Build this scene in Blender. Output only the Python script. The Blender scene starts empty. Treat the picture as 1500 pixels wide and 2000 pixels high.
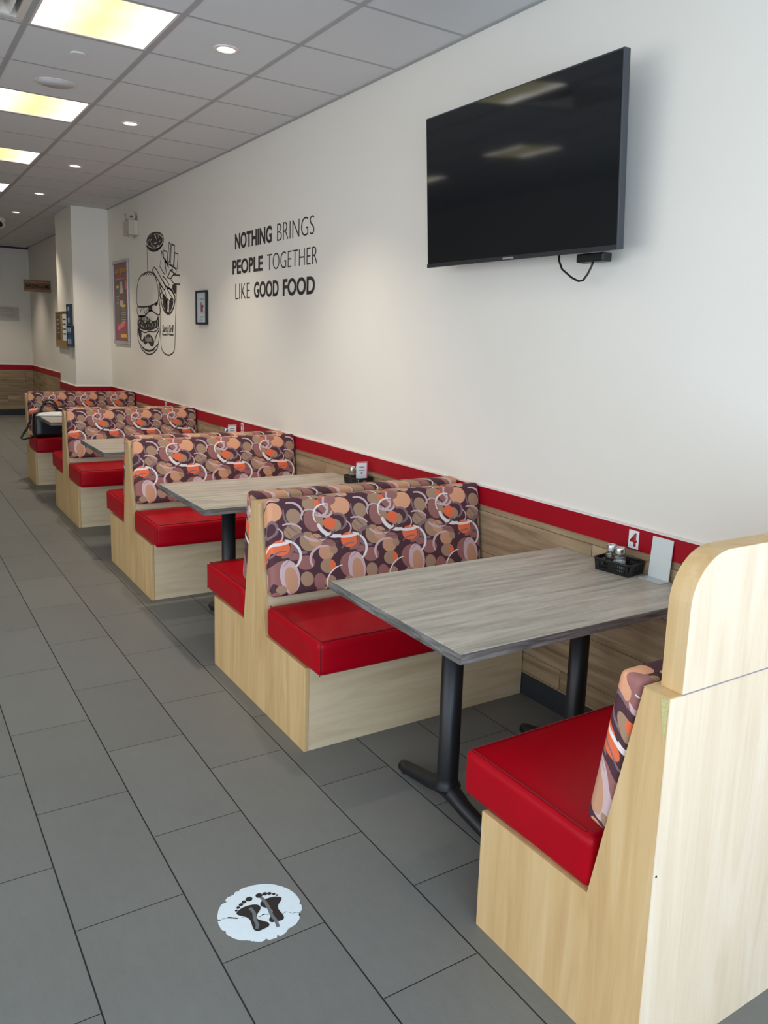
import bpy, bmesh, math, random
from mathutils import Vector, Matrix
random.seed(4)
scene = bpy.context.scene
COL = scene.collection
PI = math.pi

# ------------------------------------------------------------------ camera
CAM = dict(f=1569.63, x=-2.4132, y=0.0, z=1.5906, yaw=0.59638, pitch=-0.17083, roll=0.03839, px=822.07, py=941.23)
def set_camera():
    y, p, r = CAM['yaw'], CAM['pitch'], CAM['roll']
    fw = Vector((math.sin(y)*math.cos(p), math.cos(y)*math.cos(p), math.sin(p)))
    rt = fw.cross(Vector((0, 0, 1))).normalized(); up = rt.cross(fw)
    r2 = rt*math.cos(r)+up*math.sin(r); u2 = -rt*math.sin(r)+up*math.cos(r)
    cd = bpy.data.cameras.new('camera'); co = bpy.data.objects.new('camera', cd); COL.objects.link(co)
    m = Matrix((r2, u2, -fw)).transposed().to_4x4(); m.translation = (CAM['x'], CAM['y'], CAM['z'])
    co.matrix_world = m
    cd.sensor_fit = 'VERTICAL'; cd.sensor_height = 32.0; cd.sensor_width = 24.0
    cd.lens = CAM['f']/2000*32.0
    cd.shift_x = (750-CAM['px'])/2000; cd.shift_y = (CAM['py']-1000)/2000
    cd.clip_start = 0.05
    scene.camera = co
set_camera()

# ------------------------------------------------------------------ light and exposure
scene.view_settings.view_transform = 'Standard'
scene.view_settings.look = 'None'
scene.view_settings.exposure = 0.0
scene.view_settings.gamma = 1.0
DAYLIGHT = 190.0      # daylight through the shop front behind the camera
DAY_COL = (0.60, 0.79, 1.0)
SIDE_FILL = 112.0      # added fill through unseen side windows on the left
SIDE_COL = (0.90, 0.95, 1.0)
PANEL = 4.2           # fluorescent ceiling panels
DOWN = 90.0           # recessed downlights (watts)
world = bpy.data.worlds.new('world'); scene.world = world; world.use_nodes = True
world.node_tree.nodes['Background'].inputs[0].default_value = (0.75, 0.86, 1.0, 1)
world.node_tree.nodes['Background'].inputs[1].default_value = 0.6
def area(name, loc, rot, sx, sy, power, col):
    l = bpy.data.lights.new(name, 'AREA'); l.shape = 'RECTANGLE'; l.size = sx; l.size_y = sy
    l.energy = power; l.color = col
    o = bpy.data.objects.new(name, l); COL.objects.link(o); o.location = loc; o.rotation_euler = rot
    return o
# the glazed shop front: daylight entering over the camera's shoulder
area('daylight', (-2.9, -1.62, 1.5), (math.radians(101), 0, 0), 5.0, 2.5, DAYLIGHT, DAY_COL)

area('side_fill', (-5.66, 2.0, 1.45), (0, math.radians(-72), 0), 2.4, 6.2, SIDE_FILL, SIDE_COL)  # added left fill that brightens the right wall

# ------------------------------------------------------------------ helpers
def lin(r, g, b):
    return tuple(((c/255)/12.92 if c/255 <= .04045 else (((c/255)+.055)/1.055)**2.4) for c in (r, g, b)) + (1.0,)

class NT:
    def __init__(self, name):
        self.m = bpy.data.materials.new(name); self.m.use_nodes = True
        self.t = self.m.node_tree; self.b = self.t.nodes['Principled BSDF']
    def n(self, typ, **kw):
        nd = self.t.nodes.new(typ)
        for k, v in kw.items(): setattr(nd, k, v)
        return nd
    def l(self, a, b): self.t.links.new(a, b)
    def math(self, op, a, b=None, c=None):
        nd = self.n('ShaderNodeMath', operation=op)
        for i, v in enumerate((a, b, c)):
            if v is None: continue
            if isinstance(v, (int, float)): nd.inputs[i].default_value = v
            else: self.l(v, nd.inputs[i])
        return nd.outputs[0]
    def mix(self, f, a, b):
        nd = self.n('ShaderNodeMix', data_type='RGBA')
        for s, v in ((nd.inputs[0], f), (nd.inputs[6], a), (nd.inputs[7], b)):
            if isinstance(v, (int, float)): s.default_value = v
            elif isinstance(v, tuple): s.default_value = v
            else: self.l(v, s)
        return nd.outputs[2]
    def coord(self): return self.n('ShaderNodeTexCoord').outputs['Object']
    def xyz(self, v):
        s = self.n('ShaderNodeSeparateXYZ'); self.l(v, s.inputs[0]); return s.outputs
    def vec(self, x, y, z):
        s = self.n('ShaderNodeCombineXYZ')
        for i, v in enumerate((x, y, z)):
            if isinstance(v, (int, float)): s.inputs[i].default_value = v
            else: self.l(v, s.inputs[i])
        return s.outputs[0]
    def map(self, v, scale=(1, 1, 1), loc=(0, 0, 0), rot=(0, 0, 0)):
        s = self.n('ShaderNodeMapping'); self.l(v, s.inputs[0])
        s.inputs['Scale'].default_value = scale; s.inputs['Location'].default_value = loc; s.inputs['Rotation'].default_value = rot
        return s.outputs[0]
    def noise(self, v, scale=5, detail=4, rough=.5, dist=0):
        s = self.n('ShaderNodeTexNoise'); self.l(v, s.inputs['Vector'])
        s.inputs['Scale'].default_value = scale; s.inputs['Detail'].default_value = detail
        s.inputs['Roughness'].default_value = rough; s.inputs['Distortion'].default_value = dist
        return s.outputs[0]
    def ramp(self, v, stops):
        s = self.n('ShaderNodeValToRGB'); self.l(v, s.inputs[0]); e = s.color_ramp.elements
        while len(e) < len(stops): e.new(.5)
        for i, (p, c) in enumerate(stops): e[i].position = p; e[i].color = c
        return s.outputs[0]
    def bump(self, h, strength=.2, dist=.002):
        s = self.n('ShaderNodeBump'); s.inputs['Strength'].default_value = strength; s.inputs['Distance'].default_value = dist
        self.l(h, s.inputs['Height']); self.l(s.outputs[0], self.b.inputs['Normal'])
    def col(self, v):
        if isinstance(v, tuple): self.b.inputs['Base Color'].default_value = v
        else: self.l(v, self.b.inputs['Base Color'])
    def set(self, rough=.5, metal=0., spec=.5, **kw):
        self.b.inputs['Roughness'].default_value = rough; self.b.inputs['Metallic'].default_value = metal
        self.b.inputs['Specular IOR Level'].default_value = spec
        for k, v in kw.items(): self.b.inputs[k.replace('_', ' ')].default_value = v
        return self

def plain(name, rgb, rough=.5, metal=0., spec=.5, var=.06, scale=30, bump=0.):
    """a plain colour with a little procedural mottling"""
    m = NT(name); m.set(rough, metal, spec)
    c = lin(*rgb); nz = m.noise(m.coord(), scale, 3)
    a = tuple(min(1, x*(1-var)) for x in c[:3])+(1,); b = tuple(min(1, x*(1+var)) for x in c[:3])+(1,)
    m.col(m.mix(nz, a, b))
    if bump: m.bump(m.noise(m.coord(), scale*6, 3), bump, .001)
    return m.m

def obj(name, bm, mat, parent=None, loc=None, smooth=False):
    me = bpy.data.meshes.new(name)
    bmesh.ops.recalc_face_normals(bm, faces=bm.faces[:])
    bm.to_mesh(me); bm.free()
    if smooth:
        for p in me.polygons: p.use_smooth = True
    mats = mat if isinstance(mat, (list, tuple)) else [mat]
    for m in mats: me.materials.append(m)
    o = bpy.data.objects.new(name, me); COL.objects.link(o)
    if parent: o.parent = parent
    if loc: o.location = loc
    return o
def tag(o, label, cat, group=None):
    o['label'] = label; o['category'] = cat
    if group: o['group'] = group
    return o
def thing(name, label, cat, loc=(0, 0, 0), rot=(0, 0, 0), group=None):
    o = bpy.data.objects.new(name, None); COL.objects.link(o); o.location = loc; o.rotation_euler = rot
    o.empty_display_size = .1
    return tag(o, label, cat, group)
def struct(name, bm, mat, parent=None, loc=None):
    o = obj(name, bm, mat, parent, loc)
    if parent is None: o['kind'] = 'structure'
    return o
def copy_tree(o, parent=None):
    c = o.copy(); COL.objects.link(c)
    if parent: c.parent = parent
    for ch in list(o.children): copy_tree(ch, c)
    return c
def B(): return bmesh.new()
def box(bm, x0, x1, y0, y1, z0, z1, bev=0., seg=2, mat=None, mi=0):
    vs = [bm.verts.new((x, y, z)) for x in (x0, x1) for y in (y0, y1) for z in (z0, z1)]
    fs = [bm.faces.new([vs[i] for i in q]) for q in ((0, 1, 3, 2), (4, 6, 7, 5), (0, 4, 5, 1), (2, 3, 7, 6), (0, 2, 6, 4), (1, 5, 7, 3))]
    for f in fs: f.material_index = mi
    if bev:
        es = list({e for f in fs for e in f.edges})
        r = bmesh.ops.bevel(bm, geom=es, offset=bev, segments=seg, profile=.5, affect='EDGES')
        vs = list({v for f in r['faces'] for v in f.verts} | {v for v in vs if v.is_valid})
    if mat is not None: bmesh.ops.transform(bm, matrix=mat, verts=[v for v in vs if v.is_valid])
    return vs
def prism(bm, poly, axis, a, b, bev=0., seg=2):
    """polygon in the two other axes (in x,y,z order) extruded along axis from a to b"""
    def P(p, t): return {'x': (t, p[0], p[1]), 'y': (p[0], t, p[1]), 'z': (p[0], p[1], t)}[axis]
    va = [bm.verts.new(P(p, a)) for p in poly]; vb = [bm.verts.new(P(p, b)) for p in poly]
    fs = [bm.faces.new(va), bm.faces.new(vb[::-1])]; n = len(poly)
    for i in range(n): fs.append(bm.faces.new((va[i], vb[i], vb[(i+1) % n], va[(i+1) % n])))
    if bev:
        es = list({e for f in fs for e in f.edges})
        bmesh.ops.bevel(bm, geom=es, offset=bev, segments=seg, profile=.5, affect='EDGES')
def tube(bm, pts, r, n=10, closed=False):
    pts = [Vector(p) for p in pts]; N = len(pts); rr = r if isinstance(r, (list, tuple)) else [r]*N
    rings = []; up = None
    for i, p in enumerate(pts):
        a = pts[(i-1) % N] if (closed or i) else p; b = pts[(i+1) % N] if (closed or i < N-1) else p
        t = (b-a).normalized()
        if up is None:
            up = Vector((0, 0, 1)) if abs(t.z) < .9 else Vector((1, 0, 0))
        u = (up-t*up.dot(t)).normalized(); up = u; w = t.cross(u)
        rings.append([bm.verts.new(p+(u*math.cos(2*PI*k/n)+w*math.sin(2*PI*k/n))*rr[i]) for k in range(n)])
    for i in range(N if closed else N-1):
        A, C = rings[i], rings[(i+1) % N]
        for k in range(n): bm.faces.new((A[k], A[(k+1) % n], C[(k+1) % n], C[k]))
    if not closed: bm.faces.new(rings[0][::-1]); bm.faces.new(rings[-1])
def lathe(bm, prof, n=32, axis='z', at=(0, 0, 0)):
    """revolve (r, h) profile about an axis"""
    def P(r, h, a):
        c, s = r*math.cos(a), r*math.sin(a)
        q = {'z': (c, s, h), 'x': (h, c, s), 'y': (c, h, s)}[axis]; return (q[0]+at[0], q[1]+at[1], q[2]+at[2])
    rings = [[bm.verts.new(P(r, h, 2*PI*k/n)) for k in range(n)] if r > 1e-6 else [bm.verts.new(P(0, h, 0))] for r, h in prof]
    for A, C in zip(rings, rings[1:]):
        for k in range(n):
            q = [A[k % len(A)], A[(k+1) % len(A)], C[(k+1) % len(C)], C[k % len(C)]]
            q2 = [];
            for v in q:
                if v not in q2: q2.append(v)
            if len(q2) > 2: bm.faces.new(q2)
def cushion(bm, sx, sy, sz, r, crown=(0, 0, 0), M=None, n=12):
    """soft box centred on the origin; crown bulges the +x/+y/+z (and -) faces"""
    h = (sx/2, sy/2, sz/2)
    def axis_samples(hh):
        e = [-hh, -hh+r*.12, -hh+r*.45, -hh+r]
        mid = [(-hh+r)+(2*hh-2*r)*k/n for k in range(1, n)]
        return e+mid+[-v for v in reversed(e)]
    S = [axis_samples(v) for v in h]; vmap = {}
    def V(p):
        q = [max(-(h[i]-r), min(h[i]-r, p[i])) for i in range(3)]
        d = Vector([p[i]-q[i] for i in range(3)])
        w = Vector(q)+(d.normalized()*r if d.length > 1e-9 else d)
        for i in range(3):
            j, k = (i+1) % 3, (i+2) % 3
            if crown[i] and abs(p[i]) > h[i]-r-1e-9:
                w[i] += math.copysign(crown[i], p[i])*max(0, 1-(p[j]/h[j])**4)*max(0, 1-(p[k]/h[k])**4)
        key = tuple(round(c, 6) for c in p)
        if key not in vmap: vmap[key] = bm.verts.new(w)
        return vmap[key]
    for i in range(3):
        j, k = (i+1) % 3, (i+2) % 3
        for s in (-h[i], h[i]):
            for a in range(len(S[j])-1):
                for b in range(len(S[k])-1):
                    q = []
                    for (aa, bb) in ((a, b), (a+1, b), (a+1, b+1), (a, b+1)):
                        p = [0, 0, 0]; p[i] = s; p[j] = S[j][aa]; p[k] = S[k][bb]; q.append(V(p))
                    bm.faces.new(q if s > 0 else q[::-1])
    if M is not None: bmesh.ops.transform(bm, matrix=M, verts=list(vmap.values()))
def ribbon(bm, pts, w, fn):
    """flat stroke of width w through 2-D points; fn maps (a, b) to 3-D"""
    P = [Vector((p[0], p[1])) for p in pts]; P = [p for i, p in enumerate(P) if i == 0 or (p-P[i-1]).length > 1e-5]
    if len(P) < 2: return
    L, R = [], []
    for i, p in enumerate(P):
        a = P[max(i-1, 0)]; b = P[min(i+1, len(P)-1)]; t = (b-a)
        if t.length < 1e-7: t = P[min(i+1, len(P)-1)]-p
        t = t.normalized() if t.length > 1e-9 else Vector((1, 0)); nn = Vector((-t.y, t.x))
        L.append(bm.verts.new(fn(*(p+nn*w/2)))); R.append(bm.verts.new(fn(*(p-nn*w/2))))
    for i in range(len(P)-1): bm.faces.new((L[i], L[i+1], R[i+1], R[i]))
def polyfill(bm, pts, fn):
    bm.faces.new([bm.verts.new(fn(*p)) for p in pts])
def text_mesh(name, body, mat, parent, w, h, org, ux, uz, offset=0., shear=0., depth=0.0006, spacing=1.0):
    """lettering fitted to w x h, lower left at org, reading along ux, upright along uz"""
    cu = bpy.data.curves.new(name, 'FONT'); cu.body = body; cu.offset = offset; cu.shear = shear; cu.space_character = spacing
    cu.resolution_u = 6
    to = bpy.data.objects.new(name, cu); COL.objects.link(to)
    bpy.context.view_layer.update()
    me = bpy.data.meshes.new_from_object(to.evaluated_get(bpy.context.evaluated_depsgraph_get()))
    bpy.data.objects.remove(to); bpy.data.curves.remove(cu)
    bm = B(); bm.from_mesh(me); bpy.data.meshes.remove(me)
    xs = [v.co.x for v in bm.verts]; ys = [v.co.y for v in bm.verts]
    x0, x1, y0, y1 = min(xs), max(xs), min(ys), max(ys)
    ux, uz, org = Vector(ux), Vector(uz), Vector(org); nn = ux.cross(uz)
    for v in bm.verts:
        a = (v.co.x-x0)/(x1-x0)*w; b = (v.co.y-y0)/(y1-y0)*h
        v.co = org+ux*a+uz*b
    r = bmesh.ops.extrude_face_region(bm, geom=bm.faces[:])
    for v in [g for g in r['geom'] if isinstance(g, bmesh.types.BMVert)]: v.co += nn*depth
    me = bpy.data.meshes.new(name); bm.to_mesh(me); bm.free(); me.materials.append(mat)
    o = bpy.data.objects.new(name, me); COL.objects.link(o)
    if parent: o.parent = parent
    return o

# ---- measured outlines: upholstery print and wall drawing
FAB= [('d', 'mauve', -0.833, 0.904, 0.056, 0.0525), ('d', 'peach', -0.778, 0.892, 0.0464, 0.0462), ('d', 'tan', -0.915, 0.914, 0.0384, 0.0336), ('d', 'orange', -0.884, 0.913, 0.0128, 0.0182), ('d', 'mauve', -0.603, 0.834, 0.0416, 0.056), ('d', 'tan', -0.573, 0.831, 0.0176, 0.0385), ('d', 'tan', -0.686, 0.861, 0.032, 0.0368), ('d', 'tan', -0.702, 0.787, 0.0384, 0.0336), ('d', 'tan', -0.825, 0.798, 0.0336, 0.0308), ('d', 'orange', -0.845, 0.81, 0.0304, 0.0294), ('d', 'tan', -0.957, 0.734, 0.0378, 0.0476), ('d', 'peach2', -0.922, 0.736, 0.032, 0.0322), ('d', 'orange', -0.765, 0.719, 0.04, 0.0378), ('d', 'mauve', -0.867, 0.701, 0.0352, 0.0308), ('d', 'peach2', -0.883, 0.67, 0.0352, 0.0368), ('d', 'tan', -0.884, 0.604, 0.0368, 0.035), ('d', 'orange', -0.862, 0.604, 0.0126, 0.0256), ('d', 'tan', -0.846, 0.678, 0.0176, 0.0196), ('d', 'mauve', -0.983, 0.634, 0.04, 0.035), ('d', 'tan', -0.989, 0.556, 0.0294, 0.0352), ('d', 'mauve', -0.769, 0.595, 0.0594, 0.063), ('d', 'pink', -0.747, 0.578, 0.0432, 0.08), ('d', 'peach2', -0.743, 0.562, 0.0288, 0.063), ('d', 'mauve', -0.931, 0.537, 0.028, 0.0384), ('d', 'tan', -0.881, 0.529, 0.0272, 0.028), ('d', 'orange', -0.842, 0.508, 0.016, 0.0144), ('d', 'tan', -1.108, 0.523, 0.0238, 0.021), ('d', 'mauve', -0.715, 0.67, 0.024, 0.0182), ('d', 'mauve', -0.826, 0.928, 0.032, 0.028), ('a', 'grey', -0.804, 0.815, 0.039, 0.012, -90, 110), ('a', 'grey', -0.621, 0.872, 0.1065, 0.0083, 165, 235), ('a', 'pink', -0.695, 0.878, 0.0512, 0.0098, -20, 105), ('a', 'grey', -0.982, 0.728, 0.0448, 0.0168, 75, 285), ('a', 'mauve', -0.761, 0.721, 0.0465, 0.015, -100, 20), ('a', 'pink', -0.856, 0.877, 0.033, 0.0105, 200, 350), ('a', 'grey', -0.759, 0.639, 0.064, 0.0072, 75, 140), ('a', 'pink', -0.931, 0.849, 0.0384, 0.0065, 20, 200), ('a', 'pink', -0.88, 0.89, 0.039, 0.0112, 230, 375), ('a', 'pink', -0.718, 0.763, 0.0656, 0.0086, 30, 110), ('a', 'pink', -0.594, 0.807, 0.0748, 0.0115, 215, 330), ('a', 'pink', -0.579, 0.638, 0.0656, 0.0108, 70, 205), ('a', 'pink', -0.81, 0.913, 0.045, 0.0092, 130, 230), ('a', 'white', -0.853, 0.848, 0.06, 0.0075, 70, 205), ('a', 'white', -0.817, 0.826, 0.0825, 0.018, 188, 282), ('a', 'white', -0.772, 0.924, 0.1875, 0.0128, 254, 288), ('a', 'white', -0.758, 0.681, 0.0735, 0.0105, -55, 78), ('a', 'white', -0.809, 0.508, 0.092, 0.0056, 95, 185), ('a', 'dark', -0.886, 0.812, 0.0713, 0.0083, 250, 330), ('a', 'pink', -0.783, 0.781, 0.0368, 0.0064, 300, 420), ('a', 'brown', -0.83, 0.735, 0.12, 0.0024, -60, 40), ('a', 'brown', -0.847, 0.809, 0.096, 0.0024, 180, 290)]
MURAL= {'cup': [(1.3, [(8.81, 2.506), (8.796, 2.522), (8.775, 2.542), (8.745, 2.558), (8.706, 2.569), (8.658, 2.578), (8.609, 2.583), (8.557, 2.585), (8.502, 2.584), (8.449, 2.581), (8.395, 2.576), (8.342, 2.568), (8.295, 2.558), (8.256, 2.545), (8.223, 2.529), (8.202, 2.513), (8.196, 2.498), (8.201, 2.482), (8.213, 2.468), (8.227, 2.455), (8.247, 2.444), (8.275, 2.433), (8.316, 2.423), (8.366, 2.414), (8.417, 2.408), (8.465, 2.406), (8.513, 2.407), (8.561, 2.41), (8.612, 2.417), (8.663, 2.426), (8.708, 2.437), (8.747, 2.451), (8.779, 2.467), (8.803, 2.481), (8.814, 2.489), (8.816, 2.496), (8.81, 2.506)]), (1.6, [(8.781, 2.479), (8.757, 2.469), (8.721, 2.455), (8.678, 2.443), (8.624, 2.434), (8.563, 2.427), (8.502, 2.422), (8.442, 2.421), (8.382, 2.422), (8.331, 2.426), (8.289, 2.434), (8.255, 2.445), (8.233, 2.454)]), (1, [(8.783, 2.454), (8.784, 2.422), (8.785, 2.376), (8.786, 2.331), (8.784, 2.29), (8.781, 2.25), (8.778, 2.223)]), (1, [(8.217, 2.445), (8.214, 2.428), (8.211, 2.406), (8.209, 2.39)])], 'burger': [(1.2, [(9.195, 1.878), (9.217, 1.91), (9.22, 1.952), (9.216, 1.992), (9.209, 2.029), (9.196, 2.064), (9.177, 2.096), (9.155, 2.124), (9.127, 2.149), (9.089, 2.17), (9.036, 2.185), (8.973, 2.196), (8.91, 2.204), (8.847, 2.21), (8.783, 2.213), (8.724, 2.212), (8.67, 2.207), (8.619, 2.199), (8.576, 2.188), (8.542, 2.176), (8.516, 2.162), (8.491, 2.144), (8.466, 2.119), (8.443, 2.089), (8.424, 2.06), (8.412, 2.032), (8.404, 2.004), (8.401, 1.979), (8.4, 1.955), (8.404, 1.933), (8.419, 1.914), (8.446, 1.901), (8.485, 1.892), (8.537, 1.884), (8.609, 1.876), (8.695, 1.868), (8.779, 1.863), (8.855, 1.861), (8.929, 1.86), (9.0, 1.862), (9.073, 1.863), (9.143, 1.865), (9.195, 1.878)]), (0.8, [(8.943, 2.182), (8.92, 2.187), (8.887, 2.195), (8.863, 2.2)]), (0.8, [(8.849, 2.183), (8.828, 2.188), (8.8, 2.196), (8.78, 2.202)]), (0.8, [(8.757, 2.182), (8.738, 2.188), (8.713, 2.196), (8.694, 2.202)]), (0.8, [(8.666, 2.176), (8.652, 2.181), (8.632, 2.187), (8.617, 2.192)]), (0.8, [(8.592, 2.164), (8.581, 2.169), (8.565, 2.175), (8.553, 2.179)]), (1.1, [(9.196, 1.87), (9.206, 1.856), (9.219, 1.837), (9.22, 1.817), (9.206, 1.797), (9.18, 1.777), (9.138, 1.764), (9.069, 1.76), (8.984, 1.763), (8.911, 1.769), (8.861, 1.779), (8.822, 1.793), (8.783, 1.804), (8.742, 1.812), (8.701, 1.818), (8.66, 1.819), (8.622, 1.814), (8.584, 1.805), (8.543, 1.795), (8.494, 1.785), (8.442, 1.774), (8.399, 1.772), (8.367, 1.78), (8.343, 1.796), (8.334, 1.816), (8.346, 1.842), (8.372, 1.872), (8.391, 1.893)]), (0.8, [(9.113, 1.864), (9.104, 1.848), (9.09, 1.827), (9.075, 1.816), (9.057, 1.825), (9.039, 1.844), (9.026, 1.858)]), (0.9, [(8.968, 1.853), (8.944, 1.829), (8.91, 1.797), (8.879, 1.779), (8.857, 1.789), (8.838, 1.813), (8.819, 1.83), (8.798, 1.829), (8.777, 1.822), (8.752, 1.816), (8.715, 1.815), (8.673, 1.815), (8.645, 1.819), (8.641, 1.833), (8.65, 1.852), (8.657, 1.865)]), (1.1, [(9.197, 1.65), (9.206, 1.629), (9.218, 1.6), (9.22, 1.57), (9.209, 1.54), (9.189, 1.51), (9.161, 1.482), (9.127, 1.454), (9.087, 1.428), (9.035, 1.405), (8.967, 1.387), (8.889, 1.372), (8.815, 1.364), (8.749, 1.365), (8.687, 1.372), (8.629, 1.383), (8.573, 1.397), (8.52, 1.416), (8.477, 1.437), (8.449, 1.463), (8.43, 1.492), (8.414, 1.522), (8.396, 1.553), (8.381, 1.585), (8.374, 1.613), (8.38, 1.634), (8.395, 1.65), (8.406, 1.661)]), (1, [(9.145, 1.473), (9.092, 1.456), (9.017, 1.432), (8.937, 1.415), (8.857, 1.407), (8.772, 1.405), (8.688, 1.411), (8.597, 1.431), (8.507, 1.459), (8.446, 1.48)]), (0.8, [(9.033, 1.427), (8.977, 1.416), (8.896, 1.402), (8.813, 1.394), (8.723, 1.4), (8.631, 1.413), (8.567, 1.422)]), (1.6, [(9.19, 1.614), (9.174, 1.592), (9.151, 1.561), (9.123, 1.535), (9.091, 1.518), (9.055, 1.505), (9.021, 1.502), (8.99, 1.516), (8.962, 1.539), (8.943, 1.556)]), (1.4, [(8.408, 1.62), (8.437, 1.602), (8.479, 1.577), (8.514, 1.553), (8.536, 1.533), (8.551, 1.515), (8.562, 1.502)]), (1.0, [(9.15, 1.619), (9.088, 1.61), (9.002, 1.598), (8.924, 1.59), (8.869, 1.593), (8.821, 1.6), (8.767, 1.605), (8.697, 1.604), (8.623, 1.601), (8.555, 1.603), (8.495, 1.615), (8.443, 1.632), (8.407, 1.645)])], 'fries': [(1, [(8.361, 1.929), (8.359, 1.897), (8.356, 1.848), (8.353, 1.784), (8.351, 1.689), (8.349, 1.578), (8.341, 1.49), (8.328, 1.446), (8.309, 1.425), (8.278, 1.41), (8.23, 1.394), (8.172, 1.383), (8.114, 1.379), (8.058, 1.381), (8.003, 1.39), (7.957, 1.402), (7.925, 1.414), (7.902, 1.43), (7.884, 1.461), (7.874, 1.506), (7.869, 1.565), (7.86, 1.648), (7.841, 1.78), (7.82, 1.933), (7.804, 2.042)]), (1.6, [(8.382, 2.051), (8.362, 2.01), (8.334, 1.953), (8.306, 1.904), (8.282, 1.87), (8.258, 1.844), (8.227, 1.822), (8.186, 1.803), (8.14, 1.789), (8.093, 1.781), (8.047, 1.782), (8.001, 1.789), (7.959, 1.804), (7.919, 1.83), (7.882, 1.865), (7.859, 1.895), (7.852, 1.915), (7.859, 1.932), (7.874, 1.949), (7.9, 1.968), (7.936, 1.988), (7.975, 2.005), (8.021, 2.019), (8.071, 2.03), (8.106, 2.037)]), (1, [(8.018, 2.456), (7.967, 2.433), (8.001, 2.268), (8.08, 2.273), (8.04, 2.378), (8.018, 2.456)]), (1, [(7.941, 2.435), (7.891, 2.418), (7.84, 2.416), (7.874, 2.23), (7.977, 2.24), (7.957, 2.372), (7.941, 2.435)]), (1, [(7.843, 2.345), (7.744, 2.327), (7.775, 2.195), (7.875, 2.215), (7.843, 2.345)]), (1, [(8.264, 2.393), (8.297, 2.301), (8.342, 2.248), (8.181, 2.161), (8.134, 2.276), (8.212, 2.327), (8.264, 2.393)]), (1, [(8.195, 2.389), (8.088, 2.373), (8.063, 2.341), (8.094, 2.273), (8.199, 2.319), (8.195, 2.389)]), (1, [(8.603, 2.222), (8.528, 2.251), (8.457, 2.223), (8.133, 2.034), (8.203, 2.013), (8.518, 2.177), (8.603, 2.222)]), (1, [(8.174, 2.286), (7.862, 2.207), (7.788, 2.18), (7.84, 2.149), (7.992, 2.191), (8.088, 2.126), (8.174, 2.286)]), (1, [(8.236, 2.148), (8.156, 2.121), (8.025, 2.054), (8.106, 2.033), (8.239, 2.101), (8.236, 2.148)]), (1, [(7.956, 2.128), (7.891, 2.144), (7.703, 2.131), (7.694, 2.049), (7.869, 2.059), (7.971, 2.098), (7.956, 2.128)]), (1, [(8.075, 2.125), (7.992, 2.191), (7.914, 2.195), (7.891, 2.148), (7.97, 2.113), (8.075, 2.125)]), (1, [(8.38, 2.083), (8.189, 2.012), (8.087, 1.899), (8.141, 1.885), (8.38, 2.083)]), (1, [(8.107, 2.025), (7.949, 2.012), (7.849, 1.94), (7.877, 1.895), (8.029, 1.976), (8.107, 2.025)]), (1, [(8.141, 1.9), (8.085, 1.923), (8.033, 1.906), (8.052, 1.797), (8.119, 1.797), (8.141, 1.9)]), (1.6, [(8.172, 2.313), (8.134, 2.287), (8.081, 2.25), (8.043, 2.224)]), (1.4, [(7.987, 2.404), (7.993, 2.364), (8.002, 2.309), (8.009, 2.269)]), (1.8, [(7.856, 2.335), (7.864, 2.304), (7.874, 2.262), (7.882, 2.231)]), (1.2, [(8.354, 2.042), (8.327, 2.03), (8.29, 2.014), (8.272, 1.999), (8.295, 1.986), (8.336, 1.974), (8.359, 1.961), (8.341, 1.948), (8.304, 1.936), (8.277, 1.927)])]}
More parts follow.
